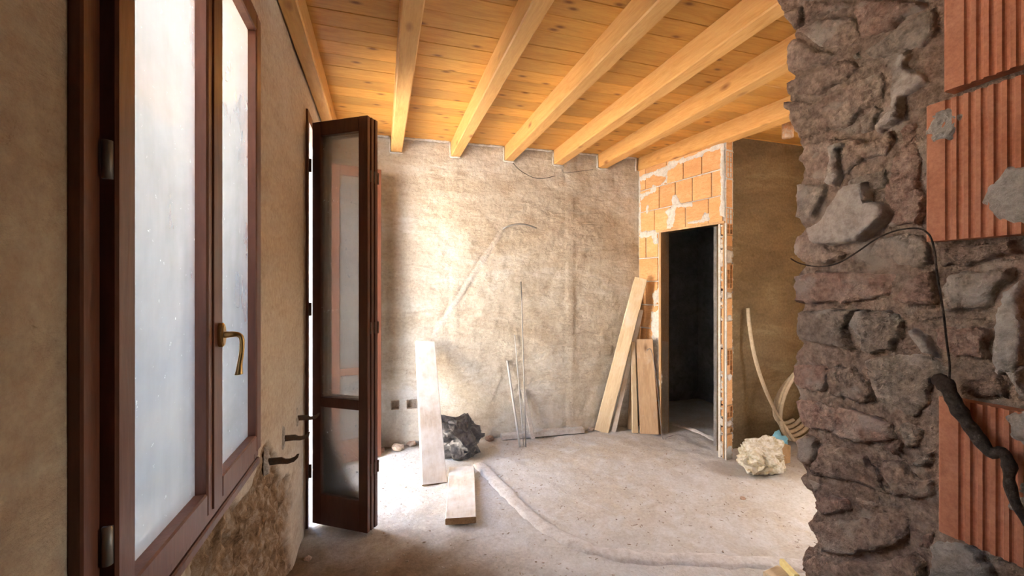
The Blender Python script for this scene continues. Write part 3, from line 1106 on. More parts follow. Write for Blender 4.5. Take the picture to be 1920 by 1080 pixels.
C1_ = lambda p: sp(1440 + p[0] / 3.0, p[1] / 3.0)
C2_ = lambda p: sp(1440 + p[0] / 3.0, 340 + p[1] / 3.0)
C3_ = lambda p: sp(1440 + p[0] / 2.7, 680 + p[1] / 2.7)
B_, G_, P_, L_ = 'stone_brown', 'stone_grey', 'stone_pink', 'mortar_pale'
stones = [
    (C1_, B_, .016, [(100, 60), (200, 20), (210, 140), (160, 190), (95, 110)]),
    (C1_, B_, .020, [(210, 0), (480, 0), (470, 30), (300, 110), (212, 140), (205, 40)]),
    (C1_, B_, .028, [(190, 185), (300, 120), (450, 90), (500, 110), (530, 200), (500, 250), (430, 290), (330, 285), (250, 240)]),
    (C1_, P_, .022, [(480, 70), (520, 0), (890, 0), (890, 40), (700, 160), (540, 225), (515, 160)]),
    (C1_, G_, .020, [(545, 275), (700, 190), (890, 60), (965, 30), (965, 180), (900, 260), (760, 310), (640, 340), (560, 330)]),
    (C1_, B_, .024, [(115, 265), (180, 205), (300, 275), (415, 312), (330, 350), (210, 400), (115, 410), (108, 300)]),
    (C1_, G_, .018, [(460, 312), (520, 282), (550, 320), (540, 360), (480, 350)]),
    (C1_, B_, .022, [(105, 465), (210, 415), (420, 335), (600, 372), (520, 400), (420, 470), (280, 550), (105, 540)]),
    (C1_, B_, .030, [(110, 570), (280, 575), (450, 480), (650, 400), (680, 460), (660, 560), (540, 620), (480, 700), (330, 740), (200, 790), (155, 700)]),
    (C1_, L_, .030, [(700, 520), (690, 430), (760, 310), (830, 270), (800, 380), (930, 430), (910, 490), (840, 520), (790, 560), (780, 640), (860, 650),
                     (760, 690), (640, 750), (610, 720), (660, 650), (700, 620)]),
    (C1_, G_, .020, [(490, 680), (600, 590), (660, 600), (640, 660), (600, 735), (520, 760)]),
    (C1_, B_, .026, [(225, 805), (420, 775), (620, 790), (700, 730), (740, 760), (690, 900), (560, 900), (430, 1000), (225, 1010), (175, 890)]),
    (C1_, L_, .040, [(370, 840), (440, 790), (490, 820), (430, 860), (440, 1000), (400, 1060), (330, 1030), (360, 960)]),
    (C1_, P_, .022, [(700, 880), (770, 705), (870, 685), (875, 900), (880, 1075), (705, 1075)]),
    (C1_, G_, .018, [(455, 1005), (690, 915), (695, 1075), (455, 1080)]),
    (C2_, G_, .020, [(165, 5), (330, 5), (345, 70), (280, 200), (165, 205)]),
    (C2_, L_, .036, [(230, 260), (330, 210), (400, 60), (480, 10), (590, 10), (600, 110), (680, 130), (700, 190), (650, 265), (560, 325), (400, 360), (270, 350)]),
    (C2_, P_, .026, [(640, 10), (880, 0), (885, 250), (800, 255), (690, 270), (660, 260), (710, 180), (645, 110)]),
    (C2_, B_, .026, [(150, 300), (260, 300), (350, 365), (480, 385), (440, 440), (330, 475), (230, 465), (145, 420)]),
    (C2_, G_, .022, [(555, 380), (640, 315), (780, 285), (900, 295), (930, 380), (935, 485), (760, 485), (700, 450), (560, 440)]),
    (C2_, B_, .016, [(955, 370), (1200, 350), (1410, 335), (1415, 400), (1250, 455), (1130, 485), (960, 485)]),
    (C2_, P_, .030, [(185, 525), (300, 498), (540, 508), (800, 505), (815, 520), (680, 650), (440, 685), (185, 685)]),
    (C2_, P_, .034, [(710, 685), (700, 660), (845, 510), (955, 505), (978, 600), (982, 708), (850, 710)]),
    (C2_, G_, .032, [(988, 600), (985, 525), (1080, 505), (1250, 485), (1400, 485), (1395, 540), (1310, 640), (1295, 705), (1180, 728), (1000, 718)]),
    (C2_, G_, .026, [(175, 725), (500, 715), (490, 780), (450, 820), (475, 880), (520, 955), (350, 925), (175, 900)]),
    (C2_, G_, .040, [(465, 815), (520, 725), (690, 718), (760, 775), (780, 800), (755, 890), (700, 955), (600, 975), (550, 955), (525, 880)]),
    (C2_, B_, .020, [(765, 738), (980, 745), (1275, 755), (1275, 795), (1100, 795), (805, 785)]),
    (C2_, L_, .036, [(792, 812), (850, 812), (950, 885), (960, 945), (1090, 1040), (1010, 1010), (900, 980), (850, 930)]),
    (C2_, P_, .026, [(875, 815), (1265, 812), (1270, 990), (1080, 1005), (968, 930), (955, 870)]),
    (C2_, B_, .020, [(720, 945), (770, 900), (848, 922), (835, 960)]),
    (C2_, G_, .022, [(575, 990), (700, 975), (860, 960), (1000, 1015), (1060, 1070), (1050, 1078), (575, 1078)]),
    (C2_, 'mortar_grey', .026, [(1290, 760), (1330, 640), (1430, 560), (1480, 560), (1480, 1075), (1300, 1080), (1275, 960)]),
    (C3_, P_, .026, [(128, 5), (300, 5), (325, 40), (315, 150), (180, 140), (132, 100)]),
    (C3_, B_, .036, [(325, 60), (360, 5), (450, 20), (505, 90), (555, 170), (555, 210), (480, 208), (340, 170)]),
    (C3_, G_, .028, [(515, 5), (925, 5), (925, 60), (855, 90), (838, 200), (770, 285), (640, 228), (585, 200), (525, 80)]),
    (C3_, P_, .032, [(155, 195), (210, 180), (400, 218), (530, 248), (635, 305), (670, 395), (600, 395), (500, 415), (350, 365), (200, 320)]),
    (C3_, G_, .026, [(648, 305), (740, 290), (800, 335), (790, 420), (705, 455), (685, 380)]),
    (C3_, P_, .018, [(560, 420), (680, 360), (690, 465), (640, 468)]),
    (C3_, B_, .030, [(150, 395), (200, 355), (265, 385), (258, 480), (220, 535), (148, 480)]),
    (C3_, B_, .034, [(272, 435), (330, 405), (500, 465), (570, 545), (595, 620), (635, 685), (560, 655), (410, 605), (245, 565)]),
    (C3_, B_, .026, [(580, 485), (695, 505), (720, 548), (845, 595), (845, 675), (740, 695), (645, 685), (600, 580)]),
    (C3_, G_, .028, [(705, 510), (800, 445), (850, 445), (850, 535), (780, 528)]),
    (C3_, B_, .016, [(195, 565), (260, 595), (460, 668), (640, 715), (600, 755), (448, 718), (435, 680), (300, 648), (235, 668)]),
    (C3_, P_, .034, [(245, 685), (320, 655), (425, 692), (435, 740), (380, 775), (290, 775), (255, 740)]),
    (C3_, B_, .028, [(300, 795), (450, 775), (640, 745), (735, 785), (745, 850), (700, 915), (560, 955), (400, 975), (300, 955), (210, 800)]),
    (C3_, P_, .024, [(765, 855), (860, 825), (875, 870), (845, 955), (800, 955), (745, 918)]),
    (C3_, B_, .026, [(255, 960), (400, 998), (640, 980), (735, 960), (795, 1015), (800, 1110), (210, 1110), (165, 1000)]),
    (C3_, 'mortar_grey', .030, [(865, 885), (980, 895), (1100, 935), (1140, 1000), (1200, 1100), (835, 1110), (835, 1000)]),
    (C3_, B_, .020, [(948, 95), (1170, 55), (1245, 112), (1245, 195), (1000, 182)]),
    (C3_, 'mortar_grey', .022, [(1175, 30), (1300, 0), (1340, 0), (1340, 190), (1265, 205), (1255, 120)]),
]
for i, (cf, m_, h, pts) in enumerate(stones):
    poly = [cf(q) for q in pts]
    mx, my = sum(q[0] for q in poly) / len(poly), sum(q[1] for q in poly) / len(poly)
    poly = [(mx + (a - mx) * 1.05, my + (b - my) * 1.07) for a, b in poly]
    nm = 'mortar_patch' if m_.startswith('mortar') else 'stone'
    relief(nm, poly, SO, SA, SB, SN, 0.008, h * 0.45 + (0.010 if nm == 'mortar_patch' else 0.002), 0.010, 0.010, 10, m_, wall_stone, 0.03, i * 3.7 + 1, 0.5,
           (random.uniform(-.12, .12), random.uniform(-.12, .12)))
# courses of stone above and below the frame
for i, (y0, y1, z0, z1) in enumerate(((0.30, 0.55, 2.25, 2.55), (0.57, 0.86, 2.30, 2.55), (0.30, 0.6, 2.57, 2.8), (0.62, 0.95, 2.57, 2.8),
                                      (0.30, 0.55, 0.35, 0.66), (0.57, 0.80, 0.40, 0.62), (0.30, 0.5, 0.05, 0.33), (0.52, 0.82, 0.06, 0.36))):
    c = 0.03
    relief('stone', [(y0 + c, z0), (y1 - c, z0), (y1, z0 + c), (y1, z1 - c), (y1 - c, z1), (y0 + c, z1), (y0, z1 - c), (y0, z0 + c)],
           SO, SA, SB, SN, 0.02, 0.02, 0.03, 0.02, 13, B_, wall_stone, 0.02, i * 5.1, 0.3)


# grooved terracotta bricks set in the jamb
def groove_brick(y_hi, y_lo, zf0, zf1, proud=0.034, first=0.030):
    """face on the jamb plane; y_hi is the far vertical edge, grooves run upright"""
    bm = bmesh.new()
    prof = [(y_hi, -0.06), (y_hi, proud - 0.004), (y_hi - 0.004, proud)]
    y = y_hi - first
    while y - 0.018 > y_lo:
        prof += [(y, proud), (y - 0.002, proud - 0.0035), (y - 0.004, proud - 0.005), (y - 0.006, proud - 0.005), (y - 0.008, proud - 0.0035), (y - 0.010, proud)]
        y -= 0.0165
    prof += [(y_lo, proud), (y_lo, -0.06)]
    lo = [bm.verts.new((SX - n, yy, zf0)) for yy, n in prof]
    hi = [bm.verts.new((SX - n, yy, zf1)) for yy, n in prof]
    for k in range(len(prof) - 1):
        bm.faces.new((lo[k], lo[k + 1], hi[k + 1], hi[k]))
    bm.faces.new(lo[::-1])
    bm.faces.new(hi)
    return bmo('brick', bm, 'terracotta', wall_stone)


SXb = SX - 0.034


def bp(px, py):
    p = on_x(px, py, SXb)
    return p.y, p.z


y1, zb = bp(1768, 172)
groove_brick(y1, NEAR + 0.005, zb, zb + 0.26)
print('brick1', y1, zb)
y2, zt2 = bp(1735, 200)
_, zb2 = bp(1742, 453)
groove_brick(y2, NEAR + 0.005, zb2, zt2)
print('brick2', y2, zb2, zt2)
y3, zt3 = bp(1758, 743)
_, zb3 = bp(1762, 997)
groove_brick(y3, NEAR + 0.005, zb3, zt3)
print('brick3', y3, zb3, zt3)
y4, zt4 = bp(1916, 452)
groove_brick(y4, NEAR + 0.005, zt3 + 0.02, zb2 - 0.012, 0.028)

SOb = Vector((SXb + 0.002, 0, 0))
CB = lambda cf, pts: [bp(*q) for q in pts]
for i, pts in enumerate(([(1738, 222), (1752, 212), (1785, 208), (1803, 222), (1805, 245), (1785, 262), (1760, 275), (1745, 262)],
                         [(1838, 372), (1850, 350), (1885, 318), (1960, 300), (1960, 420), (1895, 420), (1880, 408), (1845, 398)],
                         [(1868, 782), (1920, 765), (1960, 770), (1960, 880), (1915, 870), (1905, 820), (1880, 800)],
                         [(1905, 905), (1960, 890), (1960, 985), (1925, 970), (1900, 958), (1885, 940)])):
    relief('mortar_patch', [bp(*q) for q in pts], SOb, SA, SB, SN, 0.006, 0.006, 0.012, 0.008, 24, 'mortar_grey', wall_stone, 0.004, i * 7.3 + 2, 1.3)

# ---- outside: courtyard floor and the house opposite
gp = box_obj('ground_outside', -9, WX - WT, -9, 13, -0.16, -0.05, 'pavement')
tag(gp, 'pale paved yard outside the window and door', 'ground', kind='structure')
fc = box_obj('wall_opposite', -6.6, -6.2, -9, 13, -0.1, 4.2, 'facade')
tag(fc, 'pale house wall across the yard', 'wall', kind='structure')
fc = box_obj('wall_light_block', -1.75, -1.55, -9, 2.05, -0.1, 1.85, 'white_wash')  # added to block sky light and dim the window
tag(fc, 'white wall added close outside the casement window to dim its daylight', 'wall', kind='structure')
gp = box_obj('ground_right_outside', 4.45, 14, -9, 13, -0.16, -0.05, 'pavement')
tag(gp, 'pale paved ground outside the right-hand opening', 'ground', kind='structure')

# ================================================================== WINDOW
window = empty('window_1', (WX, (WIN[0] + WIN[1]) / 2, WIN[2]))
tag(window, 'red brown timber casement window with two dusty panes and brass handle', 'window', kind='structure')


def wpart(name, x0, x1, y0, y1, z0, z1, mat='frame_wood', bev=0.003, parent=window):
    o = box_obj(name, x0, x1, y0, y1, z0, z1, mat, None, bev)
    reparent(o, parent) if parent is window else setattr(o, 'parent', parent)
    return o


XF, XS, XG = WX + 0.017, WX + 0.037, WX + 0.010
XB = WX - 0.045
Y0, Y1, Z0, Z1 = 0.770, 1.685, 0.853, 2.420
wpart('frame_post', XB, XF, Y0, Y0 + 0.042, Z0, Z1)
wpart('frame_post', XB, XF, Y1 - 0.045, Y1, Z0, Z1)
wpart('frame_rail', XB, XF, Y0 + 0.042, Y1 - 0.045, Z0, Z0 + 0.040)
wpart('frame_rail', XB, XF, Y0 + 0.042, Y1 - 0.045, Z1 - 0.045, Z1)
YM = 1.222


def sash(y0, y1, st0, st1, name='casement'):
    z0, z1 = Z0 + 0.045, Z1 - 0.050
    s = empty(name, (XS, y0, z0))
    reparent(s, window)
    bm = bmesh.new()

    def piece(nm, a0, a1, b0, b1):
        o = box_obj(nm, XS - 0.058, XS, a0, a1, b0, b1, 'frame_wood', None, 0.004)
        reparent(o, s)
        return o
    piece('stile', y0, y0 + st0, z0, z1)
    piece('stile', y1 - st1, y1, z0, z1)
    piece('rail', y0 + st0, y1 - st1, z0, z0 + 0.058)
    piece('rail', y0 + st0, y1 - st1, z1 - 0.060, z1)
    g = box_obj('pane', XG - 0.004, XG, y0 + st0 - 0.006, y1 - st1 + 0.006, z0 + 0.052, z1 - 0.054, 'glass_window')
    reparent(g, s)
    # glazing bead
    bm.free()
    return s


s1 = sash(Y0 + 0.045, YM, 0.052, 0.048)
s2 = sash(YM + 0.003, Y1 - 0.048, 0.048, 0.050)
bm = bmesh.new()
abox(bm, XS - 0.002, XS + 0.0035, YM - 0.020, YM + 0.018, Z0 + 0.05, Z1 - 0.055)
bmesh.ops.bevel(bm, geom=list(bm.edges), offset=0.0015, segments=1, affect='EDGES')
o = bmo('cover_strip', bm, 'frame_wood')
reparent(o, window)
# sill board
o = box_obj('sill_board', WX - 0.02, WX + 0.022, Y0 + 0.0, Y1, Z0 - 0.028, Z0 - 0.002, 'frame_wood', None, 0.004)
reparent(o, window)
# hinges
for py in (300, 1022):
    p = hit(203, py, (0, Y0 + 0.044, 0), (0, 1, 0))
    o = tube('hinge', [(XF + 0.008, Y0 + 0.0425, p.z - 0.03), (XF + 0.008, Y0 + 0.0425, p.z + 0.03)], 0.007, 'steel', None, 10)
    reparent(o, window)
# brass handle
zc = 1.45 - 80 / 780 * 1.17
hx, hy = XS + 0.0035, YM + 0.014
rose = bmesh.new()
ring = []
for (dx, k) in ((0, 1.0), (0.009, 1.0), (0.012, 0.86)):
    ring.append([rose.verts.new((hx + dx, hy + 0.014 * k * math.cos(a), zc + 0.031 * k * math.sin(a))) for a in [2 * math.pi * i / 20 for i in range(20)]])
for a, b in zip(ring, ring[1:]):
    for k in range(20):
        rose.faces.new((a[k], a[(k + 1) % 20], b[(k + 1) % 20], b[k]))
rose.faces.new(ring[-1])
rose.faces.new(ring[0][::-1])
hd = empty('handle', (hx, hy, zc))
reparent(hd, window)
hd['label'] = 'aged brass lever handle'
o = bmo('rosette', rose, 'brass')
reparent(o, hd)
lev = smooth_path([(hx + 0.010, hy, zc), (hx + 0.030, hy, zc + 0.001), (hx + 0.042, hy + 0.002, zc - 0.001), (hx + 0.049, hy + 0.003, zc - 0.012),
                   (hx + 0.049, hy + 0.003, zc - 0.045), (hx + 0.045, hy + 0.003, zc - 0.075), (hx + 0.043, hy + 0.003, zc - 0.098), (hx + 0.043, hy + 0.003, zc - 0.104)], 5)
nl = len(lev)
rr = [0.0085 - 0.0025 * sm(0, 0.35, i / nl) + 0.0035 * sm(0.65, 0.93, i / nl) - 0.006 * sm(0.95, 1.02, i / nl) for i in range(nl)]
o = tube('lever', lev, rr, 'brass', None, 12)
reparent(o, hd)

# ================================================================== FOLDING DOOR
LW, LH, LT = 0.435, 2.45, 0.028


def leaf_parts(parent_obj, wood='door_wood_shaded', glass='glass_door'):
    """one glazed leaf in local space: x along its width, y its thickness, z up"""
    def bx(nm, x0, x1, z0, z1, y0=0.0, y1=LT, mat=wood, bev=0.003):
        o = box_obj(nm, x0, x1, y0, y1, z0, z1, mat, None, bev)
        o.parent = parent_obj
        return o
    st = 0.062
    bx('stile', 0, st, 0, LH)
    bx('stile', LW - st, LW, 0, LH)
    bx('rail', st, LW - st, LH - 0.085, LH)
    bx('rail', st, LW - st, 0.715, 0.775)
    bx('rail', st, LW - st, 0.0, 0.185)
    bx('pane', st - 0.005, LW - st + 0.005, 0.770, LH - 0.080, 0.012, 0.016, glass, 0)
    bx('pane', st - 0.005, LW - st + 0.005, 0.180, 0.720, 0.012, 0.016, glass, 0)
    for zz in (0.36, 1.2, 2.1):
        o = tube('hinge', [(LW + 0.001, LT + 0.002, zz - 0.035), (LW + 0.001, LT + 0.002, zz + 0.035)], 0.005, 'iron', None, 8)
        o.parent = parent_obj


def place_leaf(p, q, name, z=0.012, **kw):
    """hinge side p, free side q (xy)"""
    a = math.atan2(q[1] - p[1], q[0] - p[0])
    o = empty(name, (p[0], p[1], z))
    o.rotation_euler = (0, 0, a)
    leaf_parts(o, **kw)
    return o


pA, pB = Vector((-0.405, 2.795)), Vector((-0.078, 2.575))
dl = (pB - pA).normalized()
nl_ = Vector((-dl.y, dl.x))      # away from the camera
LW = (pB - pA).length
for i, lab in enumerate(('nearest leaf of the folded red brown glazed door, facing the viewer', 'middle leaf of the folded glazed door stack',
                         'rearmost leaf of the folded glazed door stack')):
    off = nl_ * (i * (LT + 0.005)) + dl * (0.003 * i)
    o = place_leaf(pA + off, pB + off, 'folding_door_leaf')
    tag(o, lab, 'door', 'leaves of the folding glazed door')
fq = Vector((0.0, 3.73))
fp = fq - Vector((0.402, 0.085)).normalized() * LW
o = place_leaf(fp, fq, 'folding_door_leaf', wood='frame_wood', glass='glass_far')  # lighter copy of the leaf wood, painting in the daylight on this leaf
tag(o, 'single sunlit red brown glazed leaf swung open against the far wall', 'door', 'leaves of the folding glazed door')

door1 = empty('door_1', (WX, DOOR[0], 0))
tag(door1, 'red brown timber frame of the opening to the yard', 'door frame', kind='structure')
for nm, x0, x1, y0, y1, z0, z1 in (('frame_post', WX - 0.05, WX + 0.014, DOOR[0] - 0.045, DOOR[0] + 0.004, 0, DOOR[3] + 0.03),
                                   ('frame_post', WX - 0.05, WX + 0.014, DOOR[1] + 0.01, DOOR[1] + 0.06, 0, DOOR[3] + 0.03),
                                   ('frame_head', WX - 0.05, WX + 0.014, DOOR[0] + 0.004, DOOR[1] + 0.01, DOOR[3] - 0.03, DOOR[3] + 0.03)):
    o = box_obj(nm, x0, x1, y0, y1, z0, z1, 'frame_wood', None, 0.003)
    reparent(o, door1)
for zz in (0.33, 1.32, 2.2):
    o = tube('hinge', [(-0.414, 2.797, zz - 0.04), (-0.414, 2.797, zz + 0.04)], 0.007, 'iron', None, 8)
    reparent(o, door1)

# ================================================================== THINGS
# ---- iron hooks on the left wall
hook_prof = [(0.0, -0.014), (0.045, -0.013), (0.075, -0.016), (0.098, -0.010), (0.112, 0.004), (0.116, 0.018), (0.109, 0.019), (0.098, 0.008),
             (0.080, 0.003), (0.066, 0.004), (0.052, 0.012), (0.0, 0.014)]
hook_lab = ('iron wall bracket nearest the window corner', 'middle one of the three iron wall brackets', 'iron wall bracket closest to the folded door')
for lab, (px, py) in zip(hook_lab, ((502, 866), (531, 822), (556, 784))):
    p = on_x(px, py, WX)
    bm = bmesh.new()
    for dy in (0, 0.007):
        pass
    a = [bm.verts.new((WX - 0.02 + (x if i not in (0, 11) else x), p.y - 0.004, p.z + z)) for i, (x, z) in enumerate(hook_prof)]
    b = [bm.verts.new((v.co.x, p.y + 0.004, v.co.z)) for v in a]
    bm.faces.new(a)
    bm.faces.new(b[::-1])
    for k in range(len(a)):
        j = (k + 1) % len(a)
        bm.faces.new((a[k], a[j], b[j], b[k]))
    for v in bm.verts:
        if v.co.x > WX:
            v.co.x += 0.018
    h = bmo('wall_bracket', bm, 'iron')
    tag(h, lab, 'bracket', 'iron wall brackets')
    # blob of mortar around its root
    relief('mortar_collar', [(p.y - 0.02, p.z - 0.05), (p.y + 0.015, p.z - 0.055), (p.y + 0.022, p.z), (p.y + 0.018, p.z + 0.06), (p.y - 0.012, p.z + 0.065), (p.y - 0.024, p.z + 0.01)],
           Vector((WX, 0, 0)), Vector((0, 1, 0)), EZ, Vector((1, 0, 0)), 0.008, 0.006, 0.014, 0.006, 20, 'mortar_grey', wall_left, 0.01, px * 0.1, 0.5)


# ---- planks
def plank(name, bl, br, tl, tr, tn, mat, lab, cat, group=None, end=None):
    """front face corners in space, thickness vector tn going away from the viewer; slightly warped, bevelled"""
    bl, br, tl, tr, tn = map(Vector, (bl, br, tl, tr, tn))
    org = (bl + br) / 2
    zax = ((tl + tr) / 2 - org).normalized()
    xax = (br - bl)
    xax = (xax - zax * xax.dot(zax)).normalized()
    yax = zax.cross(xax).normalized()
    if yax.dot(tn) < 0:
        xax, yax = -xax, -yax
        bl, br, tl, tr = br, bl, tr, tl
    Mw = Matrix((xax, yax, zax)).transposed().to_4x4()
    Mw.translation = org
    inv = Mw.inverted()
    bm = bmesh.new()
    n = 10
    prev = None
    T = tn.length
    for k in range(n + 1):
        f = k / n
        a, b = inv @ bl.lerp(tl, f), inv @ br.lerp(tr, f)
        wob = 0.0016 * nz(f * 5, org.x * 7)
        c = 0.004
        x0, x1, z = a.x + wob, b.x + wob, (a.z + b.z) / 2
        ring = [(x0 + c, 0), (x1 - c, 0), (x1, c), (x1, T - c), (x1 - c, T), (x0 + c, T), (x0, T - c), (x0, c)]
        vs_ = [bm.verts.new((x, y, z)) for x, y in ring]
        if prev:
            for q in range(8):
                bm.faces.new((prev[q], prev[(q + 1) % 8], vs_[(q + 1) % 8], vs_[q]))
        else:
            bm.faces.new(vs_[::-1])
        prev = vs_
    bm.faces.new(prev)
    o = bmo(name, bm, mat)
    if end:
        o.data.materials.append(M[end])
        for pl in o.data.polygons:
            if abs(pl.normal.z) > 0.9:
                pl.material_index = 1
    o.matrix_world = Mw
    return tag(o, lab, cat, group)


# A: dusty plank leaning on the back wall (stands on the floor, top touches the wall)
bl, br = on_z(792, 913), on_z(838, 903)
depth_dir = BDIR
tl = on_back(779, 640, 0.10)
tr = on_back(816, 639, 0.10)
# keep the board's width constant: project the top edge along the board
wid = (br - bl)
tc_ = (tl + tr) / 2
tl2, tr2 = tc_ - wid / 2, tc_ + wid / 2
print('plankA', bl, br, tl, tr, wid.length)
plank('plank', bl + Vector((0, 0, .006)), br + Vector((0, 0, .006)), tl, tr, BN * -0.04, 'plank_dusty', 'long white dusted plank leaning upright beside the black bag', 'plank', 'loose planks', 'end_grain')
# B: short board lying on the floor
q = [on_z(835, 972, 0.045), on_z(893, 969, 0.045), on_z(889, 873, 0.045), on_z(842, 876, 0.045)]
plank('plank', q[0], q[1], q[3], q[2], (0, 0, -0.040), 'plank_dusty', 'short white dusted board lying flat on the floor before the black bag', 'plank', 'loose planks', 'end_grain')
# C: long plank leaning in the right corner, and a thin lath beside it
bl, br = on_z(1114, 809), on_z(1141, 811)
tl, tr = on_back(1190, 521, 0.22), on_back(1214, 522, 0.22)
print('plankC', bl, br, tl, tr)
plank('plank', bl, br, tl, tr, BN * -0.035, 'plank_clean', 'tall pale plank leaning into the corner beside the doorway', 'plank', 'loose planks', 'end_grain')
bl, br = on_z(1146, 810), on_z(1155, 810)
tl, tr = on_back(1199, 582, 0.16), on_back(1207, 580, 0.16)
plank('plank', bl, br, tl, tr, BN * -0.03, 'plank_dusty', 'thin white lath leaning right behind the tall pale plank', 'plank', 'loose planks')
# D: dark tall board behind, in the corner
bl, br = on_z(1176, 805), on_z(1190, 806)
tl, tr = on_back(1192, 548, 0.075), on_back(1204, 545, 0.075)
plank('plank', bl, br, tl, tr, BN * -0.03, 'plank_tan', 'brown board in shade deep in the corner behind the short boards', 'plank', 'loose planks')
# E: short boards standing against the jamb
bl, br = on_z(1200, 812), on_z(1236, 816)
P0 = (bl + br) / 2


def upright(px, py, base, lean):
    """point above base, moved by lean away from the viewer"""
    d = ray(px, py)
    p = Vector((base.x + lean.x, base.y + lean.y, 0))
    nn = Vector((ST, CT, 0))
    return hit(px, py, p, nn)


lean = Vector((0.01, 0.03, 0))
plank('plank', bl, br, upright(1193, 637, bl, lean), upright(1224, 635, br, lean), Vector((ST, CT, 0)) * 0.03, 'plank_tan',
      'short tan board standing against the doorway jamb, in front', 'plank', 'loose planks', 'end_grain')
b2, b3 = on_z(1186, 812), on_z(1197, 812)
plank('plank', b2, b3, upright(1184, 642, b2, lean), upright(1191, 640, b3, lean), Vector((ST, CT, 0)) * 0.03, 'plank_clean',
      'narrow pale board edge beside the short tan board at the jamb', 'plank', 'loose planks')

# ---- slab lying on the floor by the back wall
q = [on_z(941, 826, 0.0), on_z(1096, 812, 0.0), on_z(1092, 795, 0.05), on_z(930, 808, 0.05)]
bm = bmesh.new()
n = 24
A, Bv = q[0], q[1]
bd = (on_z(1092, 796, 0.055) - on_z(1096, 806, 0.055))
rows_ = []
for k in range(n + 1):
    f = k / n
    b0 = A.lerp(Bv, f)
    j = 0.012 * nz(f * 14, 3.1)
    fb = b0 + Vector((0, -j, 0.004))
    ft = b0 + Vector((0, 0.004 - j * 0.5, 0.045))
    bt = ft + Vector((0.008, 0.095, 0.0))
    bb = fb + Vector((0.008, 0.095, 0.0))
    rows_.append([bm.verts.new(v) for v in (fb, ft, bt, bb)])
for a, b in zip(rows_, rows_[1:]):
    for k in range(4):
        bm.faces.new((a[k], a[(k + 1) % 4], b[(k + 1) % 4], b[k]))
bm.faces.new(rows_[0][::-1])
bm.faces.new(rows_[-1])
sl = bmo('screed_slab', bm, 'slab')
tag(sl, 'pale thick slab lying along the foot of the back wall', 'slab')


# ---- rods leaning on the back wall
def rod(name, foot, topx, r, mat, lab, off=0.012):
    a = on_z(*foot) + Vector((0, 0, 0.0))
    b = on_back(*topx, off)
    o = tube(name, [a.lerp(b, i / 6) for i in range(7)], r, mat, None, 8)
    tag(o, lab, 'rod', 'rods leaning on the back wall')
    return o


rod('conduit_rod', (975, 838), (951, 676), 0.011, 'pvc_grey', 'thick pale grey tube, shortest of the leaning rods')
rod('steel_rod', (982, 835), (965, 628), 0.0045, 'pvc_grey', 'thin pale rod of middle height leaning on the back wall')
rod('steel_rod', (986, 838), (977, 528), 0.0055, 'steel', 'tallest thin dark steel rod leaning on the back wall')
bl, br = on_z(996, 825), on_z(1004, 824)
tl, tr = on_back(977, 730, 0.025), on_back(986, 730, 0.025)
plank('lath', bl + Vector((0, 0, .01)), br + Vector((0, 0, .01)), tl, tr, BN * -0.012, 'slab', 'small grey lath leaning across the pale slab', 'lath')

# ---- conduit sticking out of the back wall, hanging wires
pts = [on_back(943, 430, 0.0), on_back(950, 425, 0.03), on_back(965, 421, 0.06), on_back(985, 421, 0.08), on_back(1006, 428, 0.09)]
o = tube('conduit', smooth_path(pts, 5), 0.008, 'steel', None, 8)
tag(o, 'curved grey conduit end sticking out of the back wall', 'conduit')
pts = [on_back(962, 306, 0.02), on_back(976, 320, 0.03), on_back(1000, 333, 0.03), on_back(1022, 334, 0.02), on_back(1040, 330, 0.012)]
o = tube('wire', smooth_path(pts, 6), 0.003, 'cable', None, 6)
tag(o, 'thin dark wire sagging under the beam end on the back wall', 'wire')
pts = [on_back(1055, 318, 0.012), on_back(1058, 324, 0.02), on_back(1080, 322, 0.02), on_back(1112, 318, 0.012)]
o = tube('wire', smooth_path(pts, 6), 0.002, 'cable', None, 6)
tag(o, 'short fine wire running along the top of the back wall', 'wire')


# ---- mortar covered pipe runs on the floor
def ridge(name, pix, w, h, lab, mat='slab'):
    path = smooth_path([on_z(x, y) for x, y in pix], 8)
    bm = bmesh.new()
    prev = None
    for i, p in enumerate(path):
        t = (path[min(i + 1, len(path) - 1)] - path[max(i - 1, 0)]).normalized()
        s = Vector((-t.y, t.x, 0))
        ring = []
        for k in range(9):
            a = -1 + 2 * k / 8
            ww = w * (1 + 0.35 * nz(p.x * 9, p.y * 9, 2))
            hh = h * (1 + 0.5 * nz(p.x * 14, p.y * 14, k * 0.3)) * math.sqrt(max(0, 1 - a * a * 0.99))
            fz = floor_fn(p.x, p.y)[0].z
            ring.append(bm.verts.new(p + s * (a * ww + 0.006 * nz(p.x * 20, p.y * 20)) + Vector((0, 0, fz + hh - (0.012 if k in (0, 8) else 0)))))
        if prev:
            for k in range(8):
                bm.faces.new((prev[k], prev[k + 1], ring[k + 1], ring[k]))
        prev = ring
    o = bmo(name, bm, mat, None, True)
    return tag(o, lab, 'pipe run')


ridge('floor_pipe_run', [(897, 868), (915, 886), (940, 912), (975, 948), (1010, 978), (1060, 1008), (1120, 1032), (1200, 1044), (1300, 1047), (1440, 1055), (1520, 1062)],
      0.058, 0.017, 'long mortar covered pipe run curving across the floor')
ridge('floor_pipe_run', [(1258, 794), (1285, 802), (1312, 812), (1340, 824), (1366, 838)], 0.035, 0.022, 'short mortar covered pipe run along the doorway threshold')


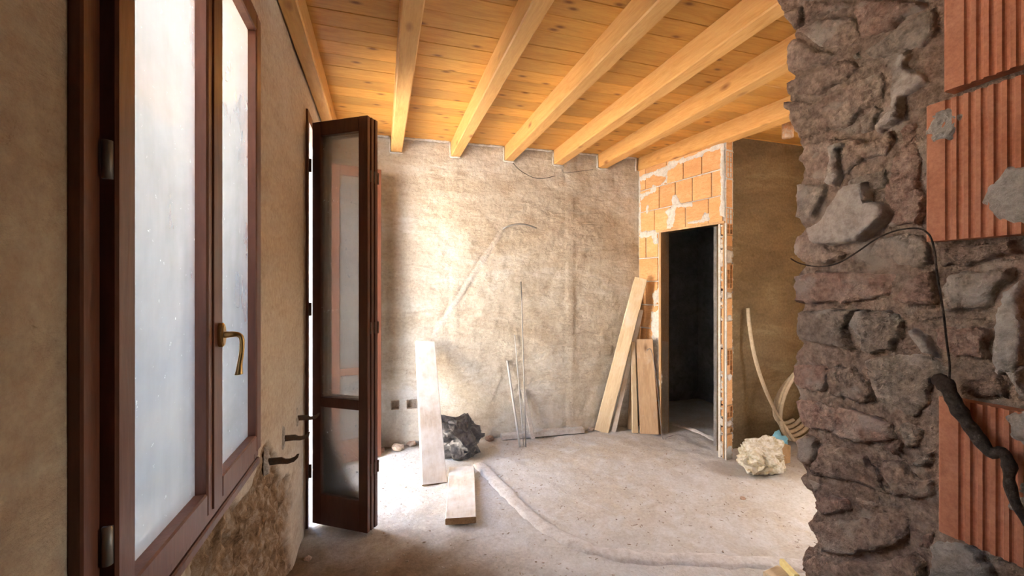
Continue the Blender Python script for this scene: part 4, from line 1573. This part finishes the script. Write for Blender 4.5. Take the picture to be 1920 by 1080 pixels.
# ---- crumpled bags
def crumple(name, c, r, mat, seed, npts=46, fold=0.10, flat=0.0, shape=None, spread=0.25, smooth=True):
    """crumpled sheet: hull of scattered points gives flat facets, then folds and dents"""
    rg = random.Random(seed)
    bm = bmesh.new()
    for i in range(npts):
        z = 1 - 2 * (i + 0.5) / npts
        a = i * 2.39996 + rg.uniform(-0.5, 0.5)
        q = math.sqrt(max(0, 1 - z * z))
        k = 1 + rg.uniform(-spread, spread)
        bm.verts.new((q * math.cos(a) * k, q * math.sin(a) * k, z * k))
    h = bmesh.ops.convex_hull(bm, input=list(bm.verts))
    bmesh.ops.delete(bm, geom=[v for v in bm.verts if not v.link_faces], context='VERTS')
    bmesh.ops.triangulate(bm, faces=list(bm.faces))
    bmesh.ops.subdivide_edges(bm, edges=list(bm.edges), cuts=5, use_grid_fill=True)
    for v in bm.verts:
        p = v.co.copy()
        q = p * 1.5 + Vector((seed, seed * 0.7, -seed))
        wv = Vector((nz(q.x + 3, q.y, q.z), nz(q.x, q.y + 5, q.z), nz(q.x, q.y, q.z + 9)))
        fo = 0.20 - abs(nz(q.x * 1.2 + q.z, q.y * 1.2, q.z * 0.8)) + 0.45 * (0.2 - abs(nz(q.x * 3, q.y * 3 + q.z, q.z * 2)))
        w = (p + wv * 0.30) * (1 + fold * 3 * fo)
        w = Vector((w.x * r[0], w.y * r[1], w.z * r[2]))
        if shape:
            w = shape(w, p)
        w += Vector(c)
        if w.z < flat:
            w.z = flat + 0.003 * nz(w.x * 40, w.y * 40)
        v.co = w
    return bmo(name, bm, mat, None, smooth)


pb = on_z(868, 866)
print('bag', pb)
bag = crumple('garbage_bag', (pb.x + 0.0, pb.y + 0.15, 0.15), (0.20, 0.17, 0.19), 'plastic_black', 3, 30, 0.16, 0.002,
              lambda w, p: Vector((w.x - 0.10 * max(0, p.z), w.y, w.z)))
tag(bag, 'crumpled dusty black garbage bag behind the short board', 'bag')
ps = on_z(1466, 899)
print('sack', ps)
sk_ = crumple('cement_sack', (ps.x, ps.y + 0.16, 0.10), (0.20, 0.15, 0.145), 'paper_white', 8, 34, 0.17, 0.002, None, 0.16, False)
tag(sk_, 'torn crumpled white and ochre sack on the floor by the brick end', 'sack')
pbz = on_z(1455, 858)
bb = crumple('plastic_bag', (pbz.x, pbz.y, 0.10), (0.11, 0.07, 0.13), 'plastic_blue', 12, 20, 0.12, 0.002)
tag(bb, 'light blue plastic bag tucked behind the torn sack', 'bag')
pc = on_z(1478, 872)
bm = bmesh.new()
cpts = [(-0.06, 0, 0), (0.06, 0.01, 0), (0.09, 0.03, 0.13), (-0.02, 0.05, 0.17)]
f_ = [bm.verts.new(Vector(p) + pc + Vector((0, 0.02, 0.0))) for p in cpts]
g_ = [bm.verts.new(v.co + Vector((0.001, 0.006, 0))) for v in f_]
bm.faces.new(f_)
bm.faces.new(g_[::-1])
for k in range(4):
    bm.faces.new((f_[k], f_[(k + 1) % 4], g_[(k + 1) % 4], g_[k]))
tag(bmo('cardboard_piece', bm, 'cardboard'), 'small brown cardboard scrap leaning beside the torn sack', 'cardboard')

# ---- coil of beige hose against the brown wall
yh = BY - 0.16
ctr = on_y(1492, 752, yh)
path = [on_y(1402, 578, BY - 0.03), on_y(1405, 610, BY - 0.05), on_y(1412, 655, BY - 0.08), on_y(1424, 700, BY - 0.10), on_y(1440, 742, BY - 0.14),
        on_y(1462, 785, BY - 0.2), on_y(1488, 826, BY - 0.24)]
path = smooth_path(path, 6)
start = path[-1]
loops = []
for k in range(0, 4 * 28 + 8):
    a = math.radians(205) + 2 * math.pi * k / 28
    tt = k / 28
    rx = 0.29 - 0.022 * tt + 0.012 * math.sin(tt * 5)
    rz = 0.375 - 0.03 * tt
    cx = ctr.x + 0.012 * math.sin(tt * 3)
    p = Vector((cx + rx * math.cos(a), yh - 0.10 + 0.028 * tt + 0.16 * (-math.sin(a)) * 0.5, max(0.03, ctr.z + 0.02 + rz * math.sin(a))))
    loops.append(p)
coil = empty('hose_coil', (ctr.x, yh, 0))
tag(coil, 'coil of beige plastic hose with one end standing up the brown wall', 'hose')
o = tube('loops', loops, 0.016, 'hose', None, 8)
reparent(o, coil)
o = tube('free_end', path, 0.0155, 'hose', None, 8)
reparent(o, coil)

# ---- clay pipe stub under the ceiling at right
p = on_y(1477, 235, 2.6)
pz0 = on_y(1477, 258, 2.6).z
o = tube('pipe_stub', [(p.x, 2.6, pz0), (p.x, 2.6, (pz0 + CEIL_Z) / 2), (p.x, 2.6, CEIL_Z + 0.004)], 0.042, 'pipe_clay', None, 16)
tag(o, 'short clay pipe stub hanging from the ceiling beside the last beam', 'pipe')

# ---- bent wire by the jamb
pts = [upright(1213, 657, on_z(1236, 818), Vector((0.0, 0.0, 0))), upright(1220, 655, on_z(1236, 818), Vector((0, -0.01, 0))), upright(1226, 680, on_z(1236, 818), Vector((0, -0.02, 0))),
       upright(1234, 740, on_z(1236, 818), Vector((-0.01, -0.04, 0))), on_z(1242, 822), on_z(1252, 822), on_z(1262, 819)]
pts[4].z = pts[5].z = pts[6].z = 0.012
o = tube('bent_wire', smooth_path(pts, 6), 0.004, 'steel', None, 6)
tag(o, 'bent steel wire hooked over the short tan board', 'wire')

# ---- cords on the stone jamb
pts = [(1483, 485, .03), (1500, 494, .035), (1535, 500, .04), (1570, 494, .04), (1605, 474, .045), (1640, 450, .045), (1675, 434, .04), (1715, 428, .035),
       (1738, 436, .035), (1750, 460, .035), (1758, 520, .045), (1768, 580, .05), (1775, 640, .045), (1781, 690, .045), (1778, 722, .055)]
o = tube('cord', smooth_path([on_x(x, y, SX - d) for x, y, d in pts], 5), 0.0017, 'root', None, 6)
tag(o, 'thin dark cord strung across the rubble stone wall', 'cord')
pts = [(1762, 712, .04), (1775, 725, .055), (1790, 755, .055), (1808, 785, .055), (1830, 815, .055), (1856, 848, .055), (1878, 848, .055), (1892, 870, .055), (1893, 905, .055),
       (1905, 945, .055), (1930, 985, .05)]
pp_ = smooth_path([on_x(x, y, SX - d) for x, y, d in pts], 5)
rr = [0.011 * (1 + 0.4 * nz(i * 0.35, 2.0)) * (1.25 - 0.7 * i / len(pp_)) for i in range(len(pp_))]
o = tube('burlap_cord', pp_, rr, 'root', None, 8)
tag(o, 'thick frayed dark cord hanging over the lower terracotta brick', 'cord')

# ---- offcuts at the bottom right and loose stones
a, b = on_z(1437, 1066, 0.02), on_z(1500, 1085, 0.02)
plank('wood_offcut', on_z(1432, 1070, 0.03), on_z(1462, 1092, 0.03), on_z(1458, 1058, 0.03), on_z(1490, 1080, 0.03), (0, 0, -0.03), 'plank_clean',
      'pale wood offcut at the foot of the stone wall', 'offcut')
plank('insulation_strip', on_z(1462, 1048, 0.07), on_z(1470, 1047, 0.07), on_z(1490, 1078, 0.07), on_z(1498, 1076, 0.07), (0, 0, -0.035), 'foam',
      'narrow yellow strip lying by the stone wall', 'strip')


def pebble(px, py, r, mat, lab, seed, dz=0.0):
    p = on_z(px, py)
    z = floor_fn(p.x, p.y)[0].z
    o = lumpy('rubble_stone', (p.x, p.y, z + r * 0.35), (r, r * 0.85, r * 0.6), mat, 0.35, 1.4, 2, 0, seed, None, None, False)
    return tag(o, lab, 'stone', 'loose rubble on the floor')


pebble(577, 1050, 0.022, 'stone_brown', 'dark loose stone on the floor below the folded door', 3)
pebble(712, 850, 0.05, 'stone_pink', 'reddish rubble lump at the foot of the far door leaf', 4)
pebble(745, 846, 0.055, 'mortar_pale', 'pale rubble lump at the wall left of the leaning plank', 5)
pebble(772, 838, 0.045, 'stone_brown', 'brown rubble lump half hidden by the leaning plank', 6)
pebble(918, 826, 0.045, 'stone_brown', 'brown rubble lump at the left end of the pale slab', 7)
pebble(1108, 806, 0.035, 'mortar_pale', 'pale crumb at the right end of the pale slab', 8)
pebble(1190, 1049, 0.016, 'mortar_pale', 'small pale stone against the curving pipe run', 9)
pebble(1393, 935, 0.02, 'stone_brown', 'small brown stone on the floor below the torn sack', 10)

# crumbs and splinters: nobody could count them
keep_out = []
for ob in COL.objects:
    if ob.name.startswith(('plank', 'garbage_bag', 'cement_sack', 'rubble_stone', 'plastic_bag')):
        cs = [ob.matrix_basis @ Vector(c) for c in ob.bound_box]
        keep_out.append((min(c.x for c in cs) - .01, max(c.x for c in cs) + .01, min(c.y for c in cs) - .01, max(c.y for c in cs) + .01))
bm = bmesh.new()
for i in range(1500):
    x, y = random.uniform(-0.1, 3.6), random.uniform(1.7, 3.85)
    if x > 2.5 and y > 2.75:
        continue
    if any(k[0] < x < k[1] and k[2] < y < k[3] for k in keep_out):
        continue
    if nz(x * 2.2, y * 2.2, 4) < -0.1 and random.random() < 0.7:
        continue
    z = floor_fn(x, y)[0].z
    L, wdt, h = random.uniform(0.002, 0.011), random.uniform(0.002, 0.006), random.uniform(0.0015, 0.004)
    if random.random() < 0.06:
        L *= 2.6
    a = random.uniform(0, math.pi)
    ex, ey = Vector((math.cos(a), math.sin(a), random.uniform(-.1, .1))), Vector((-math.sin(a), math.cos(a), 0))
    o_ = Vector((x, y, z - 0.001))
    box8(bm, [o_ - ex * L - ey * wdt, o_ + ex * L - ey * wdt * 0.6, o_ + ex * L * 0.8 + ey * wdt, o_ - ex * L + ey * wdt * 0.7,
              o_ - ex * L * .8 - ey * wdt * .7 + EZ * h, o_ + ex * L * .9 - ey * wdt * .5 + EZ * h, o_ + ex * L * .7 + ey * wdt * .7 + EZ * h, o_ - ex * L * .8 + ey * wdt * .5 + EZ * h])
cr = bmo('floor_crumbs', bm, rough_mat('crumbs', (0.34, 0.25, 0.17), (0.62, 0.57, 0.50), (0.24, 0.17, 0.11), 12, 80, 0.3))
tag(cr, 'plaster crumbs and splinters scattered over the floor', 'debris', kind='stuff')
